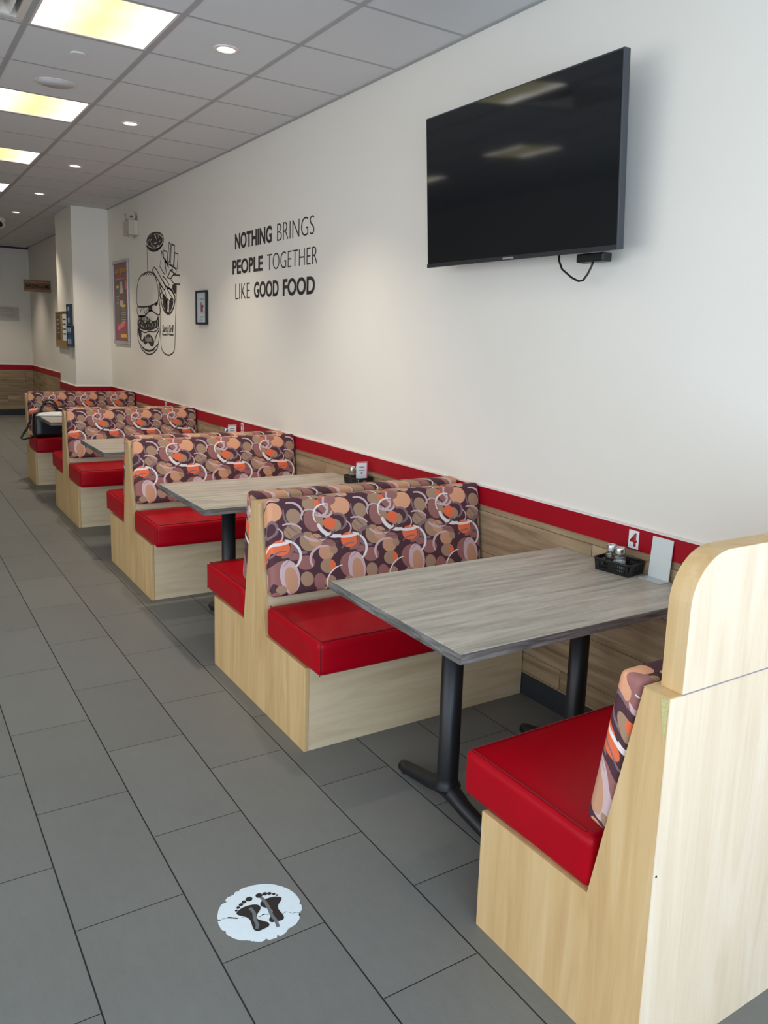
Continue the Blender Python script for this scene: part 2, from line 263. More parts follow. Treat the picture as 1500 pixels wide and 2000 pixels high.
MFILL= {'cup': [[(8.779, 2.516), (8.765, 2.535), (8.73, 2.553), (8.676, 2.565), (8.609, 2.573), (8.538, 2.576), (8.464, 2.573), (8.39, 2.563), (8.324, 2.548), (8.267, 2.529), (8.229, 2.508), (8.226, 2.488), (8.245, 2.47), (8.28, 2.456), (8.33, 2.445), (8.397, 2.44), (8.472, 2.44), (8.546, 2.443), (8.618, 2.451), (8.683, 2.464), (8.735, 2.48), (8.767, 2.497)]], 'burger': [[(8.78, 1.859), (8.725, 1.866), (8.663, 1.865), (8.632, 1.856), (8.623, 1.842), (8.65, 1.828), (8.691, 1.818), (8.727, 1.818), (8.757, 1.825), (8.78, 1.842)], [(8.537, 1.884), (8.478, 1.898), (8.419, 1.906), (8.421, 1.891), (8.444, 1.872), (8.476, 1.866), (8.509, 1.865), (8.534, 1.873)], [(9.154, 1.766), (9.194, 1.737), (9.209, 1.702), (9.216, 1.674), (9.197, 1.65), (9.139, 1.634), (9.051, 1.624), (8.929, 1.616), (8.797, 1.613), (8.668, 1.62), (8.553, 1.632), (8.464, 1.644), (8.406, 1.661), (8.393, 1.693), (8.402, 1.727), (8.411, 1.754), (8.428, 1.768), (8.449, 1.747), (8.489, 1.72), (8.574, 1.713), (8.667, 1.715), (8.727, 1.73), (8.787, 1.749), (8.877, 1.763), (8.975, 1.771), (9.072, 1.774)], [(8.995, 1.503), (8.97, 1.525), (8.928, 1.547), (8.867, 1.565), (8.8, 1.575), (8.736, 1.572), (8.678, 1.559), (8.626, 1.537), (8.591, 1.51), (8.588, 1.482), (8.609, 1.459), (8.658, 1.45), (8.716, 1.452), (8.761, 1.472), (8.806, 1.489), (8.854, 1.479), (8.902, 1.465), (8.946, 1.468), (8.981, 1.477), (8.997, 1.488)], [(9.194, 1.641), (9.142, 1.636), (9.084, 1.615), (9.06, 1.585), (9.056, 1.554), (9.076, 1.529), (9.108, 1.518), (9.141, 1.537), (9.17, 1.57), (9.193, 1.61)]], 'fries': [[(8.26, 1.975), (8.261, 1.919), (8.239, 1.855), (8.187, 1.815), (8.133, 1.798), (8.106, 1.818), (8.094, 1.852), (8.096, 1.884), (8.113, 1.916), (8.149, 1.944), (8.192, 1.965), (8.232, 1.98)], [(7.984, 1.936), (7.938, 1.92), (7.908, 1.888), (7.931, 1.856), (7.971, 1.827), (8.005, 1.806), (8.033, 1.8), (8.049, 1.828), (8.048, 1.867), (8.022, 1.909)], [(7.921, 2.057), (7.86, 2.057), (7.806, 2.042), (7.81, 2.0), (7.835, 1.963), (7.863, 1.968), (7.893, 1.988), (7.919, 2.003), (7.935, 2.02), (7.938, 2.041)]]}

# ------------------------------------------------------------------ materials
def wood(name, c1, c2, c3, grain, rough=.45, scale=1., fine=.35, spec=.4):
    """laminate with the grain along one axis (0, 1, 2)"""
    m = NT(name); m.set(rough, 0, spec)
    sc = [9*scale]*3; sc[grain] = .8*scale
    sf = [160*scale]*3; sf[grain] = 5*scale
    c = m.coord()
    a = m.noise(m.map(c, tuple(sc)), 1.6, 5, .55, 1.2)
    f = m.noise(m.map(c, tuple(sf)), 1.0, 3, .6)
    base = m.ramp(a, [(.30, lin(*c1)), (.5, lin(*c2)), (.70, lin(*c3))])
    v = m.math('MULTIPLY_ADD', m.math('SUBTRACT', f, .5), fine, 1.0)
    mm = m.n('ShaderNodeMix', data_type='RGBA', blend_type='MULTIPLY'); mm.inputs[0].default_value = 1
    m.l(base, mm.inputs[6]); m.l(m.vec(v, v, v), mm.inputs[7]); m.col(mm.outputs[2])
    return m.m
MAPLE_Z = wood('maple_upright', (198, 159, 108), (211, 174, 121), (220, 186, 137), 2, fine=.16)
PALE_Z = wood('pale_upright_veneer', (226, 200, 168), (237, 211, 180), (243, 221, 194), 2, fine=.14)  # paler copy for the end bench's back and divider faces
MAPLE_X = wood('maple_crosswise', (206, 180, 142), (219, 195, 158), (228, 207, 174), 0, fine=.16)
MAPLE_EDGE = wood('maple_edge', (196, 158, 108), (208, 171, 120), (216, 183, 136), 2, fine=.12)
TABLE = wood('grey_oak_laminate', (148, 139, 126), (180, 170, 156), (201, 191, 176), 0, rough=.38, scale=1.6, fine=.4)
EDGE = wood('grey_oak_edge', (70, 66, 62), (108, 103, 98), (140, 136, 132), 0, rough=.45, scale=4., fine=.9)
EDGE_Y = wood('grey_oak_edge_end', (70, 66, 62), (108, 103, 98), (140, 136, 132), 1, rough=.45, scale=4., fine=.9)
SIGNWOOD = wood('brown_board', (118, 86, 66), (146, 110, 86), (162, 124, 98), 0, rough=.7)

def wall_mat():
    m = NT('painted_wall'); m.set(.62, 0, .3)
    n = m.noise(m.coord(), 1.3, 4, .6)
    m.col(m.mix(n, lin(230, 222, 210), lin(236, 228, 216)))
    m.bump(m.noise(m.coord(), 260, 3), .12, .001)
    return m.m
WALL = wall_mat()
def wainscot_mat(ax):
    m = NT('plank_wainscot'); m.set(.5, 0, .35)
    s = m.xyz(m.coord()); u = s[ax]; v = s[2]
    row = m.math('FLOOR', m.math('DIVIDE', v, .2))
    uu = m.math('ADD', m.math('DIVIDE', u, 1.2), m.math('MULTIPLY', row, .37))
    pl = m.math('FLOOR', uu)
    wn = m.n('ShaderNodeTexWhiteNoise', noise_dimensions='2D'); m.l(m.vec(row, pl, 0), wn.inputs['Vector'])
    off = m.math('MULTIPLY', wn.outputs[0], 20)
    g = m.noise(m.vec(m.math('ADD', m.math('MULTIPLY', u, 1.6), off), m.math('MULTIPLY', v, 22), off), 1.0, 6, .6, .8)
    base = m.ramp(g, [(.3, lin(122, 100, 76)), (.5, lin(158, 134, 104)), (.7, lin(180, 157, 126))])
    tint = m.math('MULTIPLY_ADD', wn.outputs[0], .22, .88)
    fu = m.math('FRACT', uu); fv = m.math('FRACT', m.math('DIVIDE', v, .2))
    eu = m.math('LESS_THAN', m.math('MULTIPLY', m.math('MINIMUM', fu, m.math('SUBTRACT', 1, fu)), 1.2), .0018)
    ev = m.math('LESS_THAN', m.math('MULTIPLY', m.math('MINIMUM', fv, m.math('SUBTRACT', 1, fv)), .2), .0012)
    e = m.math('MAXIMUM', eu, ev)
    mm = m.n('ShaderNodeMix', data_type='RGBA', blend_type='MULTIPLY'); mm.inputs[0].default_value = 1
    m.l(base, mm.inputs[6]); m.l(m.vec(tint, tint, tint), mm.inputs[7])
    m.col(m.mix(e, mm.outputs[2], lin(80, 62, 46)))
    return m.m
WAIN_Y = wainscot_mat(1); WAIN_X = wainscot_mat(0)
def floor_mat():
    m = NT('grey_plank_tile'); m.set(.42, 0, .25)
    s = m.xyz(m.coord()); x, y = s[0], s[1]
    u = m.math('DIVIDE', m.math('ADD', x, 1.773), .2944); row = m.math('FLOOR', u); fu = m.math('FRACT', u)
    v = m.math('ADD', m.math('DIVIDE', m.math('SUBTRACT', y, 2.391), .6237), m.math('MULTIPLY', m.math('PINGPONG', row, 1), .5))
    fv = m.math('FRACT', v); cell = m.math('FLOOR', v)
    du = m.math('MULTIPLY', m.math('MINIMUM', fu, m.math('SUBTRACT', 1, fu)), .2944)
    dv = m.math('MULTIPLY', m.math('MINIMUM', fv, m.math('SUBTRACT', 1, fv)), .6237)
    g = m.math('MAXIMUM', m.math('LESS_THAN', du, .0021), m.math('LESS_THAN', dv, .0015))
    wn = m.n('ShaderNodeTexWhiteNoise', noise_dimensions='2D'); m.l(m.vec(row, cell, 0), wn.inputs['Vector'])
    c = m.coord()
    big = m.noise(c, 3.0, 5, .6); fine = m.noise(c, 420, 2, .7); mid = m.noise(m.map(c, (1, .35, 1)), 40, 4, .6)
    k = m.math('ADD', m.math('MULTIPLY_ADD', wn.outputs[0], .10, .80), m.math('MULTIPLY', big, .14))
    k = m.math('ADD', k, m.math('MULTIPLY', m.math('SUBTRACT', fine, .5), .55))
    k = m.math('ADD', k, m.math('MULTIPLY', m.math('SUBTRACT', mid, .5), .16))
    mm = m.n('ShaderNodeMix', data_type='RGBA', blend_type='MULTIPLY'); mm.inputs[0].default_value = 1
    mm.inputs[6].default_value = lin(122, 121, 116); m.l(m.vec(k, k, k), mm.inputs[7])
    m.col(m.mix(g, mm.outputs[2], lin(34, 34, 36)))
    m.l(m.math('MULTIPLY_ADD', mid, .18, .34), m.b.inputs['Roughness'])
    h = m.math('SUBTRACT', m.math('MULTIPLY', fine, .25), g); m.bump(h, .25, .0015)
    return m.m
FLOOR = floor_mat()
CEIL = plain('ceiling_tile', (214, 214, 214), .85, 0, .2, .04, 90, .25)
TBAR = plain('ceiling_grid_metal', (166, 165, 165), .5)
RED_TRIM = plain('red_painted_trim', (158, 4, 26), .42, 0, .25, .05, 8)
WHITE_TRIM = plain('white_trim', (232, 218, 212), .5)
BLACK_BASE = plain('charcoal_vinyl_base', (40, 44, 50), .55)
def vinyl_mat():
    m = NT('red_vinyl'); m.set(.40, 0, .16)
    n = m.noise(m.coord(), 6, 3)
    m.col(m.mix(n, lin(160, 0, 18), lin(176, 2, 24)))
    vo = m.n('ShaderNodeTexVoronoi', feature='DISTANCE_TO_EDGE'); m.l(m.coord(), vo.inputs['Vector']); vo.inputs['Scale'].default_value = 650
    m.bump(vo.outputs[0], .10, .0006)
    return m.m
VINYL = vinyl_mat()
SEAM = plain('dark_red_seam', (122, 6, 18), .45)

FAB_COL = dict(bg=(84, 54, 60), mauve=(156, 104, 98), tan=(170, 135, 108), peach=(224, 160, 122), peach2=(200, 148, 115), orange=(236, 112, 72),
               pink=(208, 176, 174), grey=(136, 108, 112), dark=(112, 88, 90), white=(236, 222, 214), brown=(120, 84, 76))
def fabric_mat(name, sgn, y0):
    """printed upholstery: overlapping discs and tapering swooshes on a repeat"""
    px, pz = .3160, .4400
    gd = bpy.data.node_groups.get('print_disc')
    if gd is None:
        gd = bpy.data.node_groups.new('print_disc', 'ShaderNodeTree')
        for nm, ty in (('V', 'NodeSocketVector'), ('C', 'NodeSocketVector'), ('S', 'NodeSocketVector')): gd.interface.new_socket(nm, in_out='INPUT', socket_type=ty)
        gd.interface.new_socket('Mask', in_out='OUTPUT', socket_type='NodeSocketFloat')
        gi = gd.nodes.new('NodeGroupInput'); go = gd.nodes.new('NodeGroupOutput')
        def vm(g, op, a, b=None, c=None):
            nd = g.nodes.new('ShaderNodeVectorMath'); nd.operation = op
            for i, v in enumerate((a, b, c)):
                if v is None: continue
                if isinstance(v, tuple): nd.inputs[i].default_value = v
                else: g.links.new(v, nd.inputs[i])
            return nd
        def mt(g, op, a, b=None, c=None):
            nd = g.nodes.new('ShaderNodeMath'); nd.operation = op
            for i, v in enumerate((a, b, c)):
                if v is None: continue
                if isinstance(v, (int, float)): nd.inputs[i].default_value = v
                else: g.links.new(v, nd.inputs[i])
            return nd.outputs[0]
        d = vm(gd, 'SUBTRACT', gi.outputs[0], gi.outputs[1]).outputs[0]
        d = vm(gd, 'WRAP', d, (px/2, pz/2, 1), (-px/2, -pz/2, -1)).outputs[0]
        d = vm(gd, 'MULTIPLY', d, gi.outputs[2]).outputs[0]
        ln = vm(gd, 'LENGTH', d).outputs['Value']
        gd.links.new(mt(gd, 'LESS_THAN', ln, 1.0), go.inputs[0])
        ga = bpy.data.node_groups.new('print_swoosh', 'ShaderNodeTree')
        for nm, ty in (('V', 'NodeSocketVector'), ('C', 'NodeSocketVector'), ('R', 'NodeSocketFloat'), ('W', 'NodeSocketFloat'), ('D', 'NodeSocketVector'), ('Cos', 'NodeSocketFloat')): ga.interface.new_socket(nm, in_out='INPUT', socket_type=ty)
        ga.interface.new_socket('Mask', in_out='OUTPUT', socket_type='NodeSocketFloat')
        gi = ga.nodes.new('NodeGroupInput'); go = ga.nodes.new('NodeGroupOutput')
        d = vm(ga, 'SUBTRACT', gi.outputs[0], gi.outputs[1]).outputs[0]
        d = vm(ga, 'WRAP', d, (px/2, pz/2, 1), (-px/2, -pz/2, -1)).outputs[0]
        ln = vm(ga, 'LENGTH', d).outputs['Value']
        dt = vm(ga, 'DOT_PRODUCT', d, gi.outputs[4]).outputs['Value']
        cs = mt(ga, 'DIVIDE', dt, mt(ga, 'MAXIMUM', ln, 1e-5))
        tp = mt(ga, 'DIVIDE', mt(ga, 'SUBTRACT', cs, gi.outputs[5]), mt(ga, 'SUBTRACT', 1.0001, gi.outputs[5]))
        inside = mt(ga, 'GREATER_THAN', tp, 0.0)
        w = mt(ga, 'MULTIPLY', gi.outputs[3], mt(ga, 'MULTIPLY_ADD', mt(ga, 'POWER', mt(ga, 'MAXIMUM', tp, 0.0),   .6), .26, .30))
        ring = mt(ga, 'LESS_THAN', mt(ga, 'ABSOLUTE', mt(ga, 'SUBTRACT', ln, gi.outputs[2])), w)
        ga.links.new(mt(ga, 'MULTIPLY', ring, inside), go.inputs[0])
    ga = bpy.data.node_groups['print_swoosh']
    m = NT(name); m.set(.8, 0, .2)
    c = m.coord(); s = m.xyz(c)
    yy = m.math('SUBTRACT', s[1], y0)
    V = m.vec(m.math('ADD', s[0], yy), m.math('ADD', s[2], m.math('MULTIPLY', yy, sgn)), 0)
    cur = lin(*FAB_COL['bg'])
    for it in FAB:
        if it[0] == 'd':
            g = m.n('ShaderNodeGroup'); g.node_tree = gd
            g.inputs[1].default_value = (it[2], it[3], 0); g.inputs[2].default_value = (1/it[4], 1/it[5], 0)
        else:
            g = m.n('ShaderNodeGroup'); g.node_tree = ga
            mid = math.radians((it[6]+it[7])/2); half = math.radians((it[7]-it[6])/2)
            g.inputs[1].default_value = (it[2], it[3], 0); g.inputs[2].default_value = it[4]; g.inputs[3].default_value = it[5]
            g.inputs[4].default_value = (math.cos(mid), math.sin(mid), 0); g.inputs[5].default_value = math.cos(half)
        m.l(V, g.inputs[0])
        cur = m.mix(g.outputs[0], cur, lin(*FAB_COL[it[1]]))
    wv = m.noise(m.map(c, (900, 900, 260)), 1, 2, .6)
    k = m.math('MULTIPLY_ADD', wv, .36, .82)
    mm = m.n('ShaderNodeMix', data_type='RGBA', blend_type='MULTIPLY'); mm.inputs[0].default_value = 1
    m.l(cur, mm.inputs[6]); m.l(m.vec(k, k, k), mm.inputs[7]); m.col(mm.outputs[2])
    m.bump(wv, .25, .0008)
    return m.m
FABRIC = fabric_mat('printed_upholstery', 1.0, -.135)
FABRIC_R = fabric_mat('printed_upholstery_reverse', -1.0, .135)

BLACK_METAL = plain('black_powder_coat', (20, 21, 25), .42, 0, .5, .1, 60, .1)
BLACK_PLASTIC = plain('black_plastic', (18, 19, 21), .4)
DARK_GREY = plain('dark_grey_plastic', (58, 60, 64), .45)
CHROME = plain('polished_steel', (205, 205, 205), .18, 1.0, .5, .02)
ALU = plain('brushed_aluminium', (178, 174, 172), .35, .8)
WHITE_PL = plain('white_plastic', (216, 208, 198), .45)
CARD = plain('white_card', (234, 236, 236), .5, 0, .4, .02)
INK = plain('black_vinyl_lettering', (50, 42, 38), .6)
RED_INK = plain('red_print', (168, 28, 40), .5)
LEATHER = plain('black_leather', (14, 14, 17), .34, 0, .5, .2, 60, .3)
SALT = plain('salt_grains', (238, 238, 236), .9, 0, .2, .05, 900, .4)
PEPPER = plain('ground_pepper', (92, 80, 70), .9, 0, .2, .4, 900, .4)
CORK = plain('cork_board', (150, 122, 78), .85, 0, .2, .15, 200, .3)
BLUE = plain('blue_leaflet', (52, 84, 130), .5, 0, .4, .2, 40)
YELLOW_INK = plain('yellow_print', (214, 168, 50), .5)
PINK_INK = plain('pink_print', (214, 92, 104), .5)
POSTER_RED = plain('poster_maroon', (122, 34, 44), .4, 0, .5, .12, 10)
POSTER_DARK = plain('poster_charcoal', (62, 56, 52), .4, 0, .5, .15, 14)
GREY_INK = plain('grey_print', (146, 138, 130), .5)
def glass_mat():
    m = NT('clear_glass'); m.col((.95, .97, .97, 1)); m.set(.04, 0, .5, IOR=1.45, Transmission_Weight=1.0); return m.m
GLASS = glass_mat()
BEIGE_PL = plain('beige_plastic', (186, 176, 160), .45)
def screen_mat():
    m = NT('glossy_black_screen'); n = m.noise(m.coord(), 2, 2)
    m.col(m.mix(n, (.006, .007, .009, 1), (.008, .009, .011, 1))); m.set(.06, 0, .5); return m.m
SCREEN = screen_mat()
def panel_mat():
    """prismatic diffuser of a two-tube fitting: white over the tube ends, aged yellow between"""
    m = NT('lit_diffuser'); s = m.xyz(m.coord())
    ax = m.math('ABSOLUTE', m.math('DIVIDE', s[0], .28))
    n = m.noise(m.coord(), 4, 2)
    t = m.math('ADD', ax, m.math('MULTIPLY', m.math('SUBTRACT', n, .5), .5))
    c = m.ramp(t, [(.05, (.93, .84, .40, 1)), (.5, (.96, .90, .58, 1)), (.85, (1, .98, .92, 1))])
    st = m.ramp(t, [(.08, (.23, .23, .23, 1)), (.5, (.30, .30, .30, 1)), (.9, (1, 1, 1, 1))])
    m.col(c); m.l(c, m.b.inputs['Emission Color'])
    m.l(m.math('MULTIPLY', st, PANEL), m.b.inputs['Emission Strength'])
    return m.m
PANEL_M = panel_mat()
def glow(name, col, st):
    m = NT(name); n = m.noise(m.coord(), 5, 1); m.col(lin(240, 240, 235))
    m.l(m.mix(n, col, tuple(min(1, c*1.02) for c in col)), m.b.inputs['Emission Color']); m.b.inputs['Emission Strength'].default_value = st; return m.m
DOWN_M = glow('lit_downlight_lens', (1.0, .93, .78, 1), 6.0)

# ------------------------------------------------------------------ room shell
H = 3.0203; ZR = .917; XL = -5.75; YF = -1.7; YB = 16.5
COLX, COLY0, COLY1 = -.414, 10.446, 11.45
bm = B(); box(bm, XL-.1, .1, YF-.1, YB+.1, -.1, 0); struct('floor', bm, FLOOR)
bm = B(); box(bm, 0, .12, YF, YB, 0, H+.12); struct('wall_right', bm, WALL)
bm = B()   # left wall opened for an added bank of unseen side windows
box(bm, XL-.12, XL, 5.2, YB, 0, H+.12); box(bm, XL-.12, XL, YF, -1.2, 0, H+.12)
box(bm, XL-.12, XL, -1.2, 5.2, 0, .2); box(bm, XL-.12, XL, -1.2, 5.2, 2.7, H+.12); struct('wall_left', bm, WALL)
bm = B()
for y in (-1.2, .9, 3.0, 5.14): box(bm, XL-.09, XL-.03, y, y+.06, .2, 2.7)
box(bm, XL-.09, XL-.03, -1.2, 5.2, .2, .26); box(bm, XL-.09, XL-.03, -1.2, 5.2, 2.64, 2.7); struct('added_window_2', bm, ALU)
bm = B(); box(bm, XL-.12, .12, YB, YB+.12, 0, H+.12); struct('wall_back', bm, WALL)
bm = B(); box(bm, COLX, -.0005, COLY0, COLY1, 0, H); struct('wall_pillar', bm, WALL)
bm = B()   # street wall with the wide shop window opening
box(bm, XL-.12, .12, YF-.12, YF, 0, .25); box(bm, XL-.12, .12, YF-.12, YF, 2.78, H+.12)
box(bm, XL-.12, -5.45, YF-.12, YF, .25, 2.78); box(bm, -.35, .12, YF-.12, YF, .25, 2.78)
struct('wall_front', bm, WALL)
bm = B()
for x in (-5.45, -3.75, -2.05, -.4): box(bm, x, x+.05, YF-.09, YF-.03, .25, 2.78)
box(bm, -5.45, -.35, YF-.09, YF-.03, .25, .30); box(bm, -5.45, -.35, YF-.09, YF-.03, 2.73, 2.78)
struct('window_1', bm, ALU)

# suspended ceiling: exposed grid with lay-in tiles; fittings replace whole tiles
GX, GY, PX, PY = 0.0, 4.532, .5745, .6137
def cell(i, j):   # i counts away from the right wall, j along the room; returns x0,x1,y0,y1
    return GX-(i+1)*PX, GX-i*PX, GY+(j-1)*PY, GY+j*PY
PANELS = [(2, 0), (2, 3), (2, 6), (2, 9), (2, 12), (2, 15), (2, -3), (2, -6),
          (5, 0), (5, 3), (5, 6), (5, 9), (5, 12), (5, 15), (5, -3), (5, -6)]
DIFF = [(3, 0)]
bm = B(); box(bm, XL-.1, .1, YF-.1, YB+.1, H+.14, H+.2); struct('ceiling', bm, CEIL)
bm = B()
for i in range(10):
    for j in range(-9, 20):
        if (i, j) in PANELS or (i, j) in DIFF: continue
        x0, x1, y0, y1 = cell(i, j); x0 = max(x0, XL); y0 = max(y0, YF); y1 = min(y1, YB)
        if y1-y0 < .05 or x1-x0 < .05: continue
        box(bm, x0+.001, x1-.001, y0+.001, y1-.001, H, H+.02)
t = struct('ceiling_tile_field', bm, CEIL)
bm = B()
for i in range(0, 11):
    x = max(GX-i*PX, XL); box(bm, x-.013, x+.013 if i else x, YF, YB, H-.0020, H+.03)
for j in range(-10, 21):
    y = GY+j*PY
    if YF < y < YB: box(bm, XL, 0, y-.010, y+.010, H-.0012, H+.03)
struct('trim_1', bm, TBAR)
bm = B(); box(bm, -.022, -.0005, YF, COLY0, H-.004, H+.02); box(bm, -.022, -.0005, COLY1, YB, H-.004, H+.02)
struct('trim_2', bm, TBAR)

# wainscot, red rail, white cap, charcoal base
def run(name, mat_y, mat_x, z0, z1, d):
    """a strip along the right wall, round the pillar and along the back wall"""
    bm = B()
    box(bm, -d, -.0002, YF, COLY0-d, z0, z1); box(bm, -d, -.0002, COLY1+d, YB-d, z0, z1)
    box(bm, COLX-d, COLX, COLY0-d, COLY1+d, z0, z1)
    o = struct(name+'_right', bm, mat_y)
    bm = B(); box(bm, COLX-d, -.0002, COLY0-d, COLY0, z0, z1); box(bm, COLX-d, -.0002, COLY1, COLY1+d, z0, z1)
    box(bm, XL, -.0002, YB-d, YB, z0, z1); struct(name+'_back', bm, mat_x)
def run2(names, mats, z0, z1, d):
    bm = B()
    box(bm, -d, -.0002, YF, COLY0-d, z0, z1); box(bm, -d, -.0002, COLY1+d, YB-d, z0, z1)
    box(bm, COLX-d, COLX, COLY0-d, COLY1+d, z0, z1); struct(names[0], bm, mats[0])
    bm = B(); box(bm, COLX, -.0002, COLY0-d, COLY0, z0, z1); box(bm, COLX, -.0002, COLY1, COLY1+d, z0, z1)
    box(bm, XL, -.0002, YB-d, YB, z0, z1); struct(names[1], bm, mats[1])
run2(('baseboard_right', 'baseboard_back'), (BLACK_BASE, BLACK_BASE), 0, .105, .010)
run2(('trim_3', 'trim_4'), (WAIN_Y, WAIN_X), .105, .830, .008)
run2(('trim_5', 'trim_6'), (RED_TRIM, RED_TRIM), .830, ZR, .012)
run2(('trim_7', 'trim_8'), (WHITE_TRIM, WHITE_TRIM), ZR, ZR+.007, .013)
bm = B(); box(bm, XL, -.0005, YB-.03, YB, H-.035, H-.002); struct('trim_9', bm, plain('dark_red_line', (70, 22, 28), .5))
bm = B(); box(bm, -.012, -.008, YF, COLY0, .105, .113); struct('trim_10', bm, plain('base_cap', (150, 130, 105), .5))

# ------------------------------------------------------------------ ceiling fittings
def panel_light(i, j, label, first=[None]):
    x0, x1, y0, y1 = cell(i, j); c = ((x0+x1)/2, (y0+y1)/2, H)
    if first[0]:
        t = copy_tree(first[0]); t.location = c; t['label'] = label; return
    t = thing('ceiling_light', label, 'ceiling light', c, group='square fluorescent ceiling lights'); first[0] = t
    bm = B(); w, d = PX/2-.014, PY/2-.011
    for (a, b, e, f) in ((-w, w, -d, -d+.012), (-w, w, d-.012, d), (-w, -w+.012, -d+.012, d-.012), (w-.012, w, -d+.012, d-.012)): box(bm, a, b, e, f, 0, .02)
    obj('light_frame', bm, WHITE_TRIM, t)
    bm = B(); box(bm, -w+.012, w-.012, -d+.012, d-.012, .006, .012); obj('diffuser', bm, PANEL_M, t)
ROW = ['nearest', 'second nearest', 'third nearest', 'fourth nearest', 'fifth nearest', 'farthest']
RJ = [0, 3, 6, 9, 12, 15]
for (i, j) in PANELS:
    if i == 2 and j >= 0: lab = 'square glowing ceiling light with yellowed centre, %s in the row at upper left' % ROW[RJ.index(j)]
    elif i == 2: lab = 'square glowing ceiling light over the floor between camera and shop window, row %s' % {-3: 'nearer the seats', -6: 'nearer the window'}[j]
    else: lab = 'square glowing ceiling light on the far left side of the room, %s' % {-6: 'by the window', -3: 'second from the window', 0: 'third from the window', 3: 'fourth from the window', 6: 'fifth from the window', 9: 'sixth from the window', 12: 'seventh from the window', 15: 'by the back wall'}[j]
    panel_light(i, j, lab)
def downlight(x, y, label, first=[None]):
    if first[0]:
        t = copy_tree(first[0]); t.location = (x, y, H); t['label'] = label; return
    t = thing('downlight', label, 'downlight', (x, y, H), group='round recessed downlights'); first[0] = t
    bm = B(); lathe(bm, [(.044, .006), (.046, -.006), (.060, -.004), (.064, 0), (.064, .004), (.044, .006)], 40); obj('trim_ring', bm, WHITE_TRIM, t, smooth=True)
    bm = B(); lathe(bm, [(.0, -.003), (.030, -.0025), (.0445, -.001), (.0445, .006), (0, .006)], 40); obj('lens', bm, DOWN_M, t, smooth=True)
    l = bpy.data.lights.new('downlight_beam', 'SPOT'); l.energy = DOWN; l.color = (1, .90, .76); l.spot_size = math.radians(98); l.spot_blend = .8; l.shadow_soft_size = .045
    o = bpy.data.objects.new('downlight_beam', l); COL.objects.link(o); o.parent = t; o.location = (0, 0, -.012)
for k, (y, w) in enumerate(((4.222, 'nearest'), (6.085, 'second nearest'), (7.951, 'third nearest'), (9.831, 'fourth nearest'), (11.6, 'farthest'))):
    downlight(-.84, y, 'small round lit downlight in the ceiling above the booths, %s of five in view' % w)
downlight(-.84, 13.6, 'small round downlight over the far corner beyond the pillar'); downlight(-.84, 15.4, 'small round downlight closest to the far back wall')
t = thing('ceiling_speaker', 'large flat round white speaker cover in the ceiling between first two square lights', 'ceiling speaker', (-1.43, 5.452, H))
bm = B(); lathe(bm, [(.112, .0), (.112, -.003), (.107, -.004), (.100, -.003)], 48); obj('speaker_rim', bm, WHITE_PL, t, smooth=True)
bm = B(); lathe(bm, [(0, -.0032), (.100, -.003), (.100, 0), (0, 0)], 48); obj('grille', bm, plain('speaker_grille', (208, 208, 208), .7, 0, .3, .1, 400, .4), t, smooth=True)
bm = B(); lathe(bm, [(0, -.007), (.036, -.007), (.038, -.005), (.038, .002), (0, .002)], 36)
o = obj('sprinkler_cover', bm, CEIL, None, (-1.43, 4.808, H)); tag(o, 'small round white sprinkler cover plate in tile beside nearest square light', 'sprinkler')
# air diffuser in the corner cell
x0, x1, y0, y1 = cell(3, 0); t = thing('air_diffuser', 'square white louvred air vent in the ceiling corner, upper left', 'air vent', ((x0+x1)/2, (y0+y1)/2, H))
def ringsq(bm, a, za, b, zb, th=.003):
    for (s) in range(4):
        R = Matrix.Rotation(s*PI/2, 4, 'Z')
        P = [(-a, -a, za), (a, -a, za), (b, -b, zb), (-b, -b, zb)]
        lo = [bm.verts.new(R@Vector(p)) for p in P]; hi = [bm.verts.new(R@Vector((p[0], p[1], p[2]+th))) for p in P]
        bm.faces.new(lo[::-1]); bm.faces.new(hi)
        for k in range(4): bm.faces.new((lo[k], lo[(k+1) % 4], hi[(k+1) % 4], hi[k]))
bm = B(); ringsq(bm, .28, 0, .245, 0); ringsq(bm, .245, 0, .235, .06); obj('vent_frame', bm, WHITE_PL, t)
for k, (a, b) in enumerate(((.215, .175), (.155, .115), (.095, .02))):
    bm = B(); ringsq(bm, a, -.004, b, .04); obj('louvre', bm, WHITE_PL, t)
bm = B(); box(bm, -.25, .25, -.25, .25, .062, .07); obj('backing_plate', bm, DARK_GREY, t)
# dome camera
t = thing('security_camera', 'white dome security camera hanging from the far ceiling', 'security camera', (-.93, 12.35, H))
bm = B(); lathe(bm, [(0, 0), (.075, 0), (.078, -.03), (.07, -.05), (0, -.05)], 32); obj('camera_base', bm, WHITE_PL, t, smooth=True)
bm = B(); bmesh.ops.create_uvsphere(bm, u_segments=28, v_segments=16, radius=.066); obj('camera_ball', bm, WHITE_PL, t, (0, 0, -.075), True)
bm = B(); lathe(bm, [(0, -.072), (.03, -.070), (.040, -.05), (.02, -.03)], 24, 'y', (0, 0, 0)); o = obj('camera_lens', bm, BLACK_PLASTIC, t, (-.012, 0, -.09), True)

